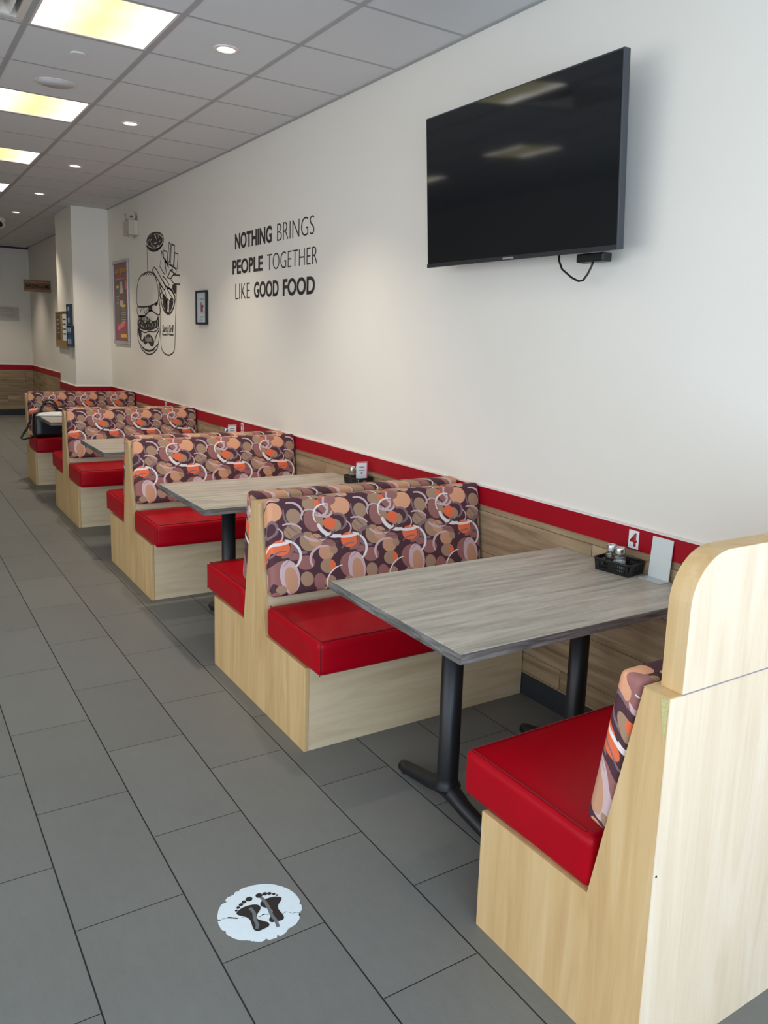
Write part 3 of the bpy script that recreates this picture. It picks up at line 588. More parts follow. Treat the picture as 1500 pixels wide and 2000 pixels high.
# ------------------------------------------------------------------ booth benches
XP = -1.123      # aisle face of every bench
BY, BD = 3.143, 2.0986
def double_bench(label, rear=True):
    t = thing('booth_bench', label, 'booth bench', (0, BY, 0), group='back to back booth benches along the wall')
    side = [(-.502, 0), (-.502, .345), (-.122, .350), (-.040, .903), (.040, .903), (.122, .350), (.502, .345), (.502, 0)]
    if not rear: side = side[:5]+[(.040, 0)]
    e = .500 if rear else .039
    bm = B(); prism(bm, side, 'x', XP, XP+.018, .0012, 1); obj('end_panel', bm, MAPLE_Z, t)
    bm = B(); prism(bm, [(-.500, 0), (-.500, .343), (e, .343), (e, 0)], 'x', XP+.0185, -.014); obj('base_box', bm, MAPLE_X, t)
    bm = B(); prism(bm, [(-.121, .3435), (-.039, .900), (.039, .900), (.121 if rear else .039, .3435)], 'x', XP+.0185, -.014); obj('back_board', bm, MAPLE_X, t)
    bm = B(); box(bm, XP+.001, -.014, -.039, .039, .9033, .9052); obj('top_strip', bm, MAPLE_EDGE, t)
    for s in ((-1, 1) if rear else (-1,)):
        sx = 1.109; sy = .488; bm = B()
        cushion(bm, sx, sy, .134, .022, (0, 0, .006), Matrix.Translation((-.014-sx/2, s*(.617-sy/2), .350+.067)))
        c = obj('seat_cushion', bm, VINYL, t, smooth=True)
        bm = B(); x0, x1 = XP+.014, -.03; y0, y1 = s*.603, s*.14; z = .4862
        tube(bm, [(x0, y1, z-.001), (x0, (y0+y1)/2, z+.0005), (x0, y0, z-.001), ((x0+x1)/2, y0, z+.0005), (x1, y0, z-.001)], .0022, 6); obj('top_seam', bm, SEAM, c)
        bm = B(); x0 = XP+.004; tube(bm, [(x0+.002, y0+s*.011, .3535), (x0+.002, y0+s*.011, .476)], .002, 6); obj('corner_seam', bm, SEAM, c)
        # upholstered back: leans with the board
        bm = B(); M = Matrix.Translation((-.565, s*.112, .727)) @ Matrix.Rotation(s*math.atan2(.055, .40), 4, 'X')
        cushion(bm, 1.098, .068, .412, .020, (0, .006, 0), M); obj('back_cushion', bm, FABRIC if s < 0 else FABRIC_R, t, smooth=True)
    return t
BL = ['double booth bench facing the nearest table, patterned back and red seats',
      'double booth bench behind the second table, patterned back and red seats',
      'double booth bench with red seat, third from the camera',
      'farthest booth bench, with the black handbag on its red seat']
b0 = double_bench(BL[0])
for k in range(1, 3):
    c = copy_tree(b0); c.location.y = BY+k*BD; c['label'] = BL[k]
c = double_bench(BL[3], False); c.location.y = BY+3*BD; del c['group']
# single end bench nearest the camera, facing away from it
t = thing('end_bench', 'single maple booth bench nearest the camera with tall rounded divider', 'booth bench', (0, .972, 0))
side = [(.0025, 0), (.0025, .9), (.070, .9), (.178, .350), (.572, .345), (.572, 0)]
bm = B(); prism(bm, side, 'x', XP, XP+.018, .0012, 1); obj('end_panel', bm, MAPLE_Z, t)
bm = B(); prism(bm, [(.0185, 0), (.0185, .343), (.570, .343), (.570, 0)], 'x', XP+.0185, -.014); obj('base_box', bm, MAPLE_X, t)
bm = B(); prism(bm, [(.0185, .3435), (.0185, .899), (.069, .899), (.176, .3435)], 'x', XP+.0185, -.014); obj('back_board', bm, MAPLE_X, t)
bm = B(); box(bm, XP-.0005, -.014, 0, .0023, 0, .9); bp_ = obj('back_panel', bm, PALE_Z, t)
for (x, z, r) in ((-.62, .64, .004), (-1.115, .50, .003)):
    bm = B(); lathe(bm, [(0, -.0006), (r, -.0003), (r, .0005)], 10, 'y', (x, 0, z)); obj('screw_hole', bm, BLACK_PLASTIC, bp_)
bm = B(); prism(bm, [(.003, .896), (.024, .896), (.008, .80)], 'x', XP-.0012, XP-.0002); obj('veneer_chip', bm, plain('bare_chipboard', (196, 186, 130), .9, 0, .2, .35, 160, .4), t)
bm = B(); box(bm, XP, -.014, .0006, .070, .9003, .9022); obj('top_strip', bm, MAPLE_EDGE, t)
R_ = .115; x0, x1, z0, z1 = -1.088, -.014, .9025, 1.198
arcp = [(x0+R_-R_*math.cos(a), z1-R_+R_*math.sin(a)) for a in [k*PI/2/14 for k in range(15)]]
poly = [(x0, z0)]+arcp+[(x1, z1), (x1, z0)]
bm = B(); prism(bm, poly, 'y', .0005, .0545)
d = obj('divider_board', bm, [MAPLE_EDGE], t)
bm = B(); prism(bm, poly, 'y', -.0012, .0003); obj('face_veneer', bm, PALE_Z, d)
bm = B(); box(bm, x0, x1, -.0016, 0, .9005, .9036); obj('seam_shade_strip', bm, plain('mauve_grey_seam_shade', (150, 138, 142), .5), d)  # grey strip paints the gap shading along the divider seam
bm = B(); M = Matrix.Translation((-.014-1.107/2, .625-.476/2+.035, .417)); cushion(bm, 1.107, .488, .134, .022, (0, 0, .006), M)
c = obj('seat_cushion', bm, VINYL, t, smooth=True)
bm = B(); xx = XP+.016; tube(bm, [(xx, .21, .4852), (xx, .43, .487), (xx, .648, .4852), (-.55, .648, .487), (-.03, .648, .4852)], .0022, 6); obj('top_seam', bm, SEAM, c)
bm = B(); M = Matrix.Translation((-.565, .148, .713)) @ Matrix.Rotation(math.atan2(.066, .39), 4, 'X')
cushion(bm, 1.098, .066, .395, .018, (0, .006, 0), M); obj('back_cushion', bm, FABRIC_R, t, smooth=True)

# ------------------------------------------------------------------ tables
TX0, TX1, TW, TY, TZ = -1.128, -.014, .776, 2.054, .750
def table(label):
    t = thing('dining_table', label, 'table', (0, TY, 0), group='grey wood booth tables fixed along the wall')
    bm = B(); box(bm, TX0+.002, TX1, -TW/2+.002, TW/2-.002, TZ-.030, TZ, .0015, 1); top = obj('table_top', bm, TABLE, t)
    bm = B(); box(bm, TX0, TX0+.0025, -TW/2, TW/2, TZ-.031, TZ-.0012, mi=1); box(bm, TX0+.0025, TX1, -TW/2, -TW/2+.0025, TZ-.031, TZ-.0012); box(bm, TX0+.0025, TX1, TW/2-.0025, TW/2, TZ-.031, TZ-.0012)
    obj('edge_band', bm, [EDGE, EDGE_Y], top)
    for x in (-.86, -.262):
        bm = B(); lathe(bm, [(0, .075), (.046, .075), (.048, .085), (.0385, .10), (.0375, .12), (.0375, TZ-.032), (0, TZ-.032)], 32, 'z', (x, 0, 0)); p = obj('pole', bm, BLACK_METAL, t, smooth=False)
        for f in p.data.polygons: f.use_smooth = abs(f.normal.z) < .9
        bm = B(); box(bm, x-.11, x+.11, -.11, .11, TZ-.037, TZ-.0315); obj('mounting_plate', bm, BLACK_METAL, t)
        bm = B(); tube(bm, [(x, s, z) for s, z in ((-.287, .022), (-.283, .022), (-.25, .026), (-.10, .050), (-.05, .066), (0, .072), (.05, .066), (.10, .050), (.25, .026), (.283, .022), (.287, .022))], [.012, .021, .024, .027, .030, .031, .030, .027, .024, .021, .012], 14)
        foot = obj('foot_bar', bm, BLACK_METAL, t, smooth=True)
        for s in (-.265, .265):
            bm = B(); lathe(bm, [(0, 0), (.014, 0), (.014, .008), (0, .008)], 16, 'z', (x, s, 0)); obj('levelling_glide', bm, BLACK_PLASTIC, foot)
    return t
TL = ['grey wood booth table nearest the camera, with salt and pepper basket', 'grey wood booth table, second from the camera, below the menu card',
      'grey wood booth table, third from the camera', 'farthest grey wood booth table, with open papers on top']
t0 = table(TL[0])
for k in range(1, 4):
    c = copy_tree(t0); c.location.y = TY+k*BD; c['label'] = TL[k]

# ------------------------------------------------------------------ television
tilt = math.radians(3.5); TVC = (-.172, 2.732, 2.292); TVW, TVH = 1.226, .676
t = thing('television', 'large black flat television tilted forward high on the wall', 'television', TVC, (0, -tilt, 0))
bm = B(); box(bm, 0, .032, -TVW/2, TVW/2, -TVH/2, TVH/2, .003, 2); obj('casing', bm, DARK_GREY, t)
bm = B(); box(bm, -.0015, -.0002, -TVW/2+.007, TVW/2-.007, -TVH/2+.016, TVH/2-.007); obj('screen', bm, SCREEN, t)
bm = B(); box(bm, -.004, .002, -TVW/2, TVW/2, -TVH/2-.002, -TVH/2+.0155, .001, 1); bz = obj('bottom_bezel', bm, plain('dark_bezel', (44, 46, 48), .35), t)
bm = B(); box(bm, -.0055, -.0042, -.035, .035, -TVH/2+.002, -TVH/2+.010); obj('badge', bm, GREY_INK, bz)
bm = B(); box(bm, .0325, .075, -.42, .42, -.30, .16, .012, 2); obj('rear_housing', bm, BLACK_PLASTIC, t)
bm = B(); box(bm, .076, .150, -.25, .25, -.12, .12, .004, 1); obj('wall_mount', bm, BLACK_METAL, t)
t = thing('streaming_box', 'small black box hanging below the television by its cable', 'box', (-.085, 2.30, 1.940))
bm = B(); box(bm, -.025, .025, -.072, .072, -.017, .017, .006, 3); obj('box_body', bm, BLACK_PLASTIC, t)
bm = B(); cp = [(-.006, .19, .03), (-.008, .185, .0), (-.012, .16, -.035), (-.015, .10, -.07), (-.015, .06, -.086), (-.015, .035, -.084), (-.012, .015, -.06), (-.008, 0, -.03), (-.006, -.004, -.012)]
tube(bm, cp, .0042, 8); obj('cable', bm, BLACK_PLASTIC, t, smooth=True)

# ------------------------------------------------------------------ wall quote
t = thing('wall_quote', 'dark raised quote lettering in three lines on the wall', 'wall lettering', (-.0012, 5.6, 2.13))
def word(txt, y0, y1, z0, z1, off):
    text_mesh('word', txt, INK, t, y0-y1, z1-z0, (0, y0-5.6, z0-2.13), (0, -1, 0), (0, 0, 1), off, 0, .0012)
word('NOTHING', 6.290, 5.575, 2.262, 2.382, .027); word('BRINGS', 5.480, 4.895, 2.262, 2.382, -.018)
word('PEOPLE', 6.345, 5.735, 2.072, 2.184, .027); word('TOGETHER', 5.655, 4.842, 2.072, 2.184, -.018)
word('LIKE', 6.285, 5.985, 1.880, 1.998, -.018); word('GOOD', 5.900, 5.450, 1.880, 1.998, .027); word('FOOD', 5.375, 4.872, 1.880, 1.998, .027)

# ------------------------------------------------------------------ mural
MO = (-.001, 8.5, 1.95)
t = thing('food_mural', 'black line drawing of burger, drink and fries on the wall', 'wall drawing', MO)
for layer, key, nm in ((0, 'cup', 'drink_drawing'), (1, 'burger', 'burger_drawing'), (2, 'fries', 'fries_drawing')):
    bm = B(); fn = lambda y, z: (-.0003*layer, y-MO[1], z-MO[2])
    for w, pts in MURAL[key]: ribbon(bm, pts, .013*w, fn)
    for pts in MFILL[key]: polyfill(bm, pts, fn)
    bmesh.ops.triangulate(bm, faces=[f for f in bm.faces if len(f.verts) > 4])
    d = obj(nm, bm, INK, t)
    if key == 'cup':
        bm = B(); fn2 = lambda y, z: (-.0006, y-MO[1], z-MO[2]); rr = random.Random(3)
        for k in range(16):
            a = rr.uniform(0, 6.28); q = rr.uniform(.1, .8); cy, cz = 8.50+.24*q*math.cos(a), 2.51+.075*q*math.sin(a)
            ribbon(bm, [(cy+.05*math.cos(b), cz+.022*math.sin(b)) for b in [a+j*.5 for j in range(4)]], .008, fn2)
        obj('ice_highlight', bm, WALL, d)
    if key == 'burger':
        bm = B(); fn2 = lambda y, z: (-.0006, y-MO[1], z-MO[2]); rr = random.Random(5)
        for k in range(46):
            cy, cz = rr.uniform(8.45, 9.15), rr.uniform(1.63, 1.74); ribbon(bm, [(cy, cz), (cy+rr.uniform(-.03, .03), cz+rr.uniform(.008, .03))], .012, fn2)
        ribbon(bm, [(8.90-.05*math.cos(a), 1.725+.025*math.sin(a)) for a in [k*.55 for k in range(12)]], .009, fn2)
        for k in range(9): ribbon(bm, [(8.66+.03*k, 1.50), (8.67+.03*k, 1.535+.012*(k%3))], .010, fn2)
        obj('patty_highlight', bm, WALL, d)
text_mesh('mural_lettering', "Sam's Grill", INK, t, .365, .075, (-.0008, 8.282-MO[1], 1.601-MO[2]), (0, -1, 0), (0, 0, 1), .008, .25)
text_mesh('mural_lettering', "Burgers & Poutine", INK, t, .365, .030, (-.0008, 8.283-MO[1], 1.563-MO[2]), (0, -1, 0), (0, 0, 1), .02)

# ------------------------------------------------------------------ framed things on the wall
PC = (-.0008, 9.865, 1.925)
t = thing('framed_poster', 'tall maroon food poster in silver frame near the pillar', 'poster', PC)
bm = B(); w, h = .345, .475
for (a, b, c, d) in ((-w, w, -h, -h+.035), (-w, w, h-.035, h), (-w, -w+.035, -h+.035, h-.035), (w-.035, w, -h+.035, h-.035)): box(bm, -.022, 0, a, b, c, d, .004, 2)
obj('snap_frame', bm, ALU, t)
bm = B(); box(bm, -.010, -.002, -w+.034, w-.034, -h+.034, h-.034); ps = obj('poster_sheet', bm, POSTER_RED, t)
def prect(name, y0, y1, z0, z1, mat, x=-.0108, rot=0):   # y measured from the left edge (far side)
    bm = B(); box(bm, x, x+.0006, -y1, -y0, z0, z1); o = obj(name, bm, mat, ps)
    return o
prect('photo_panel', -.24, .24, -.235, .245, POSTER_DARK)
prect('pink_rule', -.25, .25, .262, .272, PINK_INK)
text_mesh('poster_heading', "Sam's Signature", YELLOW_INK, ps, .50, .085, (-.0110, .25, .315), (0, -1, 0), (0, 0, 1), .015, .3)
bm = B(); prof = [(0, -.14), (.075, -.14), (.082, -.12), (.082, .03), (.06, .07), (.035, .13), (.03, .135), (0, .135)]
prism(bm, [(-r-.03, z+.10) for r, z in prof]+[(r-.03, z+.10) for r, z in prof[::-1]], 'x', -.0118, -.0110); bt = obj('bottle_picture', bm, plain('bottle_print', (176, 160, 150), .5), ps)
bm = B(); box(bm, -.0124, -.0119, -.10, .04, .02, .10); obj('bottle_label', bm, plain('label_print', (118, 40, 44), .5), bt)
bm = B(); prism(bm, [(.12+.085*math.cos(a), -.12+.11*math.sin(a)) for a in [k*PI/12 for k in range(24)]], 'x', -.0118, -.0110); obj('burger_picture', bm, plain('burger_print', (112, 96, 80), .6, 0, .3, .3, 30), ps)
bm = B(); prism(bm, [(-.235+.05*math.cos(a), .19+.055*math.sin(a)) for a in [k*PI/12 for k in range(24)]], 'x', -.0118, -.0110); obj('round_flash', bm, PINK_INK, ps)
for (a, b, z) in ((-.20, -.08, .165), (.02, .20, -.055)): prect('yellow_caption', a, b, z, z+.028, YELLOW_INK, -.0114)
for k in range(4): prect('grey_caption', -.20, -.10, .06-.035*k, .072-.035*k, GREY_INK, -.0114)
for k in range(6): prect('grey_caption', .02, .21, -.09-.028*k, -.080-.028*k, GREY_INK, -.0114)
bm = B(); prism(bm, [(.17, -.33), (.15, -.27), (-.17, -.20), (-.15, -.27)], 'x', -.0120, -.0112); obj('price_flash', bm, PINK_INK, ps)
prect('yellow_caption', -.04, .24, -.40, -.36, YELLOW_INK, -.0114)

FC = (-.0008, 7.06, 1.825)
t = thing('picture_frame', 'small black framed certificate with red star on the wall', 'picture frame', FC)
bm = B(); w, h = .138, .146
for (a, b, c, d) in ((-w, w, -h, -h+.018), (-w, w, h-.018, h), (-w, -w+.018, -h+.018, h-.018), (w-.018, w, -h+.018, h-.018)): box(bm, -.024, 0, a, b, c, d, .002, 1)
obj('frame', bm, BLACK_PLASTIC, t)
bm = B(); box(bm, -.012, -.004, -w+.017, w-.017, -h+.017, h-.017); cs = obj('certificate', bm, plain('certificate_paper', (205, 212, 214), .5), t)
bm = B(); prism(bm, [((.052 if k % 2 == 0 else .022)*math.cos(PI/2+k*PI/5)-.01, (.062 if k % 2 == 0 else .026)*math.sin(PI/2+k*PI/5)) for k in range(10)], 'x', -.0128, -.0122); obj('red_star', bm, RED_INK, cs)
bm = B(); box(bm, -.0134, -.0129, .005, .035, -.03, .045); box(bm, -.0127, -.0122, -.06, .05, .068, .076); box(bm, -.0127, -.0122, -.05, .05, -.085, -.077)
for k in range(3): box(bm, -.0127, -.0122, -.02, .06, -.100-.008*k, -.097-.008*k)
obj('print_lines', bm, GREY_INK, cs)

# emergency light
t = thing('emergency_light', 'beige twin head emergency light box high on the wall', 'emergency light', (-.0008, 9.22, 2.61))
bm = B(); box(bm, -.097, 0, -.12, .12, 0, .155, .006, 2); bd = obj('battery_box', bm, BEIGE_PL, t)
bm = B(); box(bm, -.040, -.006, -.1215, -.1205, .01, .145); obj('side_cover', bm, plain('cream_plastic', (200, 190, 172), .5), bd)
bm = B(); lathe(bm, [(0, -.0045), (.008, -.0045), (.008, .002), (0, .002)], 16, 'x', (-.097, -.04, .027)); obj('test_button', bm, RED_INK, bd)
bm = B(); box(bm, -.07, -.03, -.02, .02, -.018, -.0004); obj('conduit_stub', bm, BEIGE_PL, bd)
for (y, d) in ((-.06, Vector((-.35, -1, -.1))), (.07, Vector((-1, .25, -.12)))):
    d.normalize(); p0 = Vector((-.055, y, .195))
    bm = B(); tube(bm, [(-.05, y, .1555), (-.05, y, .178)], .012, 10); sw = obj('swivel', bm, BEIGE_PL, t, smooth=True)
    q = d.to_track_quat('Z', 'Y').to_matrix().to_4x4()
    bm = B(); lathe(bm, [(0, -.045), (.022, -.042), (.032, -.02), (.046, .028), (.046, .036), (.040, .036), (.02, .005), (0, .002)], 28); bmesh.ops.transform(bm, matrix=Matrix.Translation(p0)@q, verts=bm.verts[:]); hd = obj('lamp_head', bm, BEIGE_PL, t, smooth=True)
    bm = B(); lathe(bm, [(0, .012), (.010, .010), (.012, .004)], 16); bmesh.ops.transform(bm, matrix=Matrix.Translation(p0)@q, verts=bm.verts[:]); obj('bulb', bm, DARK_GREY, hd, smooth=True)

# pillar: cork board, papers and leaflet racks
t = thing('cork_board', 'small wood framed cork board on the side of the pillar', 'notice board', (COLX-.0008, 11.17, 1.59))
bm = B(); box(bm, -.012, 0, -.36, .36, -.21, .21); obj('cork', bm, CORK, t)
bm = B()
for (a, b, c, d) in ((-.38, .38, -.225, -.21), (-.38, .38, .21, .225), (-.38, -.36, -.21, .21), (.36, .38, -.21, .21)): box(bm, -.02, 0, a, b, c, d)
obj('frame', bm, plain('tan_frame', (150, 120, 84), .6), t)
def pinned(name, y0, y1, z0, z1, mat, label, ink, x=COLX-.0145):
    o = obj(name, (lambda b: (box(b, -.001, .001, -(y1-y0)/2, (y1-y0)/2, -(z1-z0)/2, (z1-z0)/2), b)[1])(B()), mat, None, (x, (y0+y1)/2, (z0+z1)/2)); tag(o, label, 'paper')
    bm = B()
    for k in range(4): box(bm, -.0018, -.0012, -(y1-y0)*.35, (y1-y0)*.35, (z1-z0)*(.3-.18*k)-.008, (z1-z0)*(.3-.18*k)+.008)
    obj('print_lines', bm, ink, o); return o
pinned('flyer', 11.27, 11.50, 1.47, 1.77, POSTER_DARK, 'dark flyer pinned on the cork board', GREY_INK)
pinned('flyer', 10.86, 11.10, 1.45, 1.78, CARD, 'white printed flyer pinned on the cork board', INK)
def rack(y0, y1, z0, z1, label, n):
    t = thing('leaflet_rack', label, 'leaflet rack', (COLX-.0225 if n == 2 else COLX-.0008, (y0+y1)/2, z0))
    if n == 2: t.location.x = COLX-.0008
    w = (y1-y0)/2; hh = z1-z0
    bm = B(); box(bm, -.036, 0, -w, w, 0, .008); box(bm, -.006, 0, -w, w, .008, hh); box(bm, -.036, -.006, -w, -w+.005, .008, hh); box(bm, -.036, -.006, w-.005, w, .008, hh)
    box(bm, -.036, -.033, -w+.005, w-.005, .008, hh*.12); obj('rack_body', bm, plain('navy_rack', (22, 34, 52), .4), t)
    return t
r1 = rack(10.47, 10.75, 1.39, 1.64, 'navy rack holding two blue leaflets, low on the pillar edge', 2)
r2 = rack(10.53, 10.72, 1.645, 1.895, 'narrow navy rack with one blue leaflet, above the wider rack', 1)
def leaflet(y, z, label, w=.052, h=.105):
    o = obj('leaflet', (lambda b: (box(b, -.003, .003, -w, w, -h, h), b)[1])(B()), BLUE, None, (COLX-.0265, y, z)); tag(o, label, 'leaflet', 'blue leaflets on the pillar')
    bm = B(); box(bm, -.0038, -.0032, -w*.85, w*.85, h*.45, h*.9); box(bm, -.0038, -.0032, -w*.85, w*.85, -h*.95, -h*.35); obj('pale_panel', bm, plain('pale_blue_print', (170, 190, 210), .5), o)
    bm = B(); box(bm, -.0038, -.0032, -w*.7, w*.7, h*.05, h*.2); obj('dark_panel', bm, plain('navy_print', (24, 40, 72), .5), o)
leaflet(10.675, 1.516, 'blue leaflet in the lower rack, left one'); leaflet(10.545, 1.516, 'blue leaflet in the lower rack, right one at the pillar edge'); leaflet(10.625, 1.768, 'blue leaflet in the upper narrow rack')

# far end
SY = 14.38
t = thing('washrooms_sign', 'brown wooden washrooms sign jutting from the far side wall', 'sign', (-.0005, SY, 2.165))
bm = B(); box(bm, -.395, 0, -.012, .012, 0, .185); sb = obj('sign_board', bm, SIGNWOOD, t)
bm = B(); box(bm, -.390, -.004, -.0135, -.0125, .045, .052); box(bm, -.390, -.004, -.0135, -.0125, .128, .135); obj('groove', bm, plain('groove_brown', (70, 50, 38), .7), sb)
text_mesh('sign_lettering', 'WASHROOMS', plain('near_black_paint', (38, 28, 24), .6), sb, .36, .064, (-.378, -.0136, .058), (1, 0, 0), (0, 0, 1), .03)
o = obj('paper_notice', (lambda b: (box(b, -.28, .28, -.002, .002, -.125, .125), b)[1])(B()), plain('notice_paper', (196, 190, 180), .7), None, (-.475, YB-.0035, 1.835)); tag(o, 'white printed notice taped on the far back wall', 'notice')
bm = B()
for k in range(7):
    if k != 3: box(bm, -.24, .18+.03*(k % 3), -.0030, -.0023, .085-.026*k, .091-.026*k)
obj('print_lines', bm, GREY_INK, o)
t = thing('menu_screen', 'dark menu screen hung high on the back wall, cut by the left photo edge', 'screen', (-1.05, YB-.06, 2.39))
bm = B(); box(bm, -.55, .555, -.02, .035, 0, .60, .004, 1); obj('casing', bm, BLACK_PLASTIC, t)
bm = B(); box(bm, -.535, .54, -.022, -.0205, .015, .585); obj('screen', bm, SCREEN, t)
bm = B(); box(bm, -.1, .1, .0355, .0598, .2, .4); obj('wall_bracket', bm, BLACK_METAL, t)

# ------------------------------------------------------------------ table number cards
def number_card(y, ch, label):
    t = thing('number_card', label, 'number card', (-.0123, y, .871), group=None)
    bm = B(); box(bm, -.0012, 0, -.025, .025, -.036, .036); c = obj('card_face', bm, CARD, t)
    text_mesh('numeral', ch, RED_INK, c, .036 if ch != '1' else .018, .054, (-.0014, .018 if ch != '1' else .009, -.027), (0, -1, 0), (0, 0, 1), .03)
number_card(2.050, '4', 'white card with red number 4 on the red rail by the nearest table')
number_card(6.11, '2', 'white card with red number 2 on the red rail')
number_card(8.16, '1', 'farthest white number card on the red rail')

# ------------------------------------------------------------------ condiment baskets
def wall_panel(bm, L, Hh, holes, th, M):
    xs = sorted({-L/2, L/2} | {h[0] for h in holes} | {h[1] for h in holes}); zs = sorted({0, Hh} | {h[2] for h in holes} | {h[3] for h in holes})
    for a, b in zip(xs, xs[1:]):
        for c, d in zip(zs, zs[1:]):
            m = ((a+b)/2, (c+d)/2)
            if any(h[0] < m[0] < h[1] and h[2] < m[1] < h[3] for h in holes): continue
            box(bm, a, b, 0, th, c, d, mat=M)
def basket(label, x, y, rot):
    t = thing('condiment_basket', label, 'basket', (x, y, TZ+.0008), (0, 0, rot), group='black condiment baskets on the booth tables')
    L, W, Hh = .150, .096, .046     # L runs along the wall (y)
    bm = B(); tp = math.radians(9)
    holes = [(x0+k*.0075, x0+k*.0075+.0045, z, z+.010) for x0 in (-.062, .014) for k in range(6) for z in (.012, .027)]
    hs = [(x0+k*.0075, x0+k*.0075+.0045, z, z+.010) for x0 in (-.024,) for k in range(6) for z in (.012, .027)]
    for s, (ln, off, hh) in enumerate(((L, W/2, holes), (W, L/2, hs), (L, W/2, holes), (W, L/2, hs))):
        M = Matrix.Rotation(PI/2*s, 4, 'Z') @ Matrix.Rotation(PI/2, 4, 'Z') @ Matrix.Translation((0, off-.002, 0)) @ Matrix.Rotation(-tp, 4, 'X')
        wall_panel(bm, ln, Hh, hh, .002, M)
    box(bm, -W/2+.002, W/2-.002, -L/2+.002, L/2-.002, 0, .0025)
    obj('basket_body', bm, BLACK_PLASTIC, t)
    a, b = W/2+Hh*math.tan(tp), L/2+Hh*math.tan(tp); r = .014
    path = []
    for (sx, sy, a0) in ((1, 1, 0), (-1, 1, 90), (-1, -1, 180), (1, -1, 270)):
        for k in range(5):
            an = math.radians(a0+k*22.5); path.append((sx*(a-r)+r*math.cos(an), sy*(b-r)+r*math.sin(an), Hh))
    bm = B(); tube(bm, path, .0042, 8, True); obj('rim', bm, BLACK_PLASTIC, t, smooth=True)
    return t
def shaker(label, x, y, fill_mat, name, group):
    t = thing(name, label, 'shaker', (x, y, TZ+.0040), group=group); t.scale = (1.08, 1.08, 1.08)
    bm = B(); lathe(bm, [(0, 0), (.0215, 0), (.023, .003), (.023, .046), (.020, .060), (.0165, .066), (.0165, .074), (.0150, .074), (.0150, .065), (.021, .046), (.021, .004), (0, .004)], 10); obj('glass_jar', bm, GLASS, t)
    bm = B(); lathe(bm, [(0, .0045), (.0203, .0045), (.0203, .042), (0, .042)], 10); obj('contents', bm, fill_mat, t)
    bm = B(); lathe(bm, [(.0190, .069), (.0195, .085), (.0182, .091), (.011, .095), (0, .096)], 28); obj('cap', bm, CHROME, t, smooth=True)
    return t
def menu_card(label, x, y, rot):
    t = thing('menu_card', label, 'menu card', (x, y, TZ+.0045), (0, math.radians(0), rot))
    bm = B(); box(bm, -.034, .034, -.0012, .0012, 0, .135); c = obj('card_sheet', bm, CARD, t)
    bm = B(); box(bm, -.034, .034, -.0018, -.0013, .128, .134); box(bm, .029, .034, -.0018, -.0013, .0, .128); obj('red_border', bm, PINK_INK, c)
    bm = B(); box(bm, -.018, .014, -.0018, -.0013, .100, .106); box(bm, -.022, .018, -.0018, -.0013, .082, .088); box(bm, -.006, .004, -.0018, -.0013, .062, .074); obj('print_lines', bm, GREY_INK, c)
bx, by = -.078, 2.055
basket('black slotted basket with salt and pepper on the nearest table', bx, by, math.radians(8))
shaker('glass pepper shaker with steel cap in the nearest basket', bx-.012, by+.032, PEPPER, 'pepper_shaker', 'glass shakers in the nearest basket')
shaker('glass salt shaker with steel cap in the nearest basket', bx-.020, by-.018, SALT, 'salt_shaker', 'glass shakers in the nearest basket')
for k, (dy, nm) in enumerate(((0, 'second'), (0, 'third'), (0, 'farthest'))):
    cy = by+BD*(k+1)-.05
    basket('black slotted basket on the %s table from the camera' % nm, bx, cy, math.radians(4))
    shaker('glass pepper shaker in the basket on the %s table' % nm, bx-.022, cy+.030, PEPPER, 'pepper_shaker', None)
    shaker('glass salt shaker in the basket on the %s table' % nm, bx+.012, cy+.018, SALT, 'salt_shaker', None)
    if k < 2: menu_card('upright white menu card with red border in the %s table basket' % nm, bx+.006, cy-.030, math.radians(-12))
# blank acrylic stand by the end bench
t = thing('card_stand', 'blank white upright card stand on the nearest table beside divider', 'card stand', (-.030, 1.905, TZ+.0008), (0, 0, 0))
bm = B(); box(bm, -.045, .010, -.050, .050, 0, .003); obj('stand_base', bm, plain('clear_acrylic', (190, 192, 190), .15, 0, .5), t)
bm = B(); box(bm, 0, .003, -.048, .048, .0032, .158, mat=Matrix.Rotation(math.radians(4), 4, 'Y')); obj('card_panel', bm, plain('pale_grey_card', (214, 218, 216), .3), t)

# ------------------------------------------------------------------ handbag and papers on the far booth
SY_ = BY+3*BD
t = thing('handbag', 'black leather handbag standing on the farthest red seat', 'handbag', (-.955, 9.03, .4925))
bm = B(); M = Matrix.Translation((0, 0, .125)); cushion(bm, .31, .15, .25, .03, (.01, .012, 0), M)
for v in bm.verts:
    k = v.co.z/.25; v.co.y *= 1.05-.35*max(0, k); v.co.x *= 1.04-.08*k
bd = obj('bag_body', bm, LEATHER, t, smooth=True)
bm = B(); box(bm, -.13, .13, -.004, .004, .249, .255); obj('zip', bm, DARK_GREY, bd)
bm = B(); box(bm, -.10, .10, -.088, -.083, .03, .15, .004, 2); obj('front_pocket', bm, LEATHER, bd)
for s in (-1, 1):
    bm = B(); tube(bm, [(-.005+.082*math.cos(a), s*.045, .225+(.135-.02*s)*math.sin(a)) for a in [PI*k/14 for k in range(15)]], .009, 8); obj('handle', bm, LEATHER, t, smooth=True)
bm = B(); tube(bm, [(-.150, -.01, .235), (-.178, -.02, .215), (-.195, -.03, .16), (-.225, -.04, .09), (-.268, -.05, .03), (-.285, -.05, -.005), (-.262, -.05, -.018), (-.215, -.05, -.003), (-.162, -.05, .012)], .011, 8); obj('shoulder_strap', bm, LEATHER, t, smooth=True)
bm = B()
for k in range(5): lathe(bm, [(.007, -.004), (.011, 0), (.007, .004), (.004, 0), (.007, -.004)], 12, 'x', (-.165-.006*k, -.02, .222-.018*k))
obj('strap_chain', bm, CHROME, t, smooth=True)
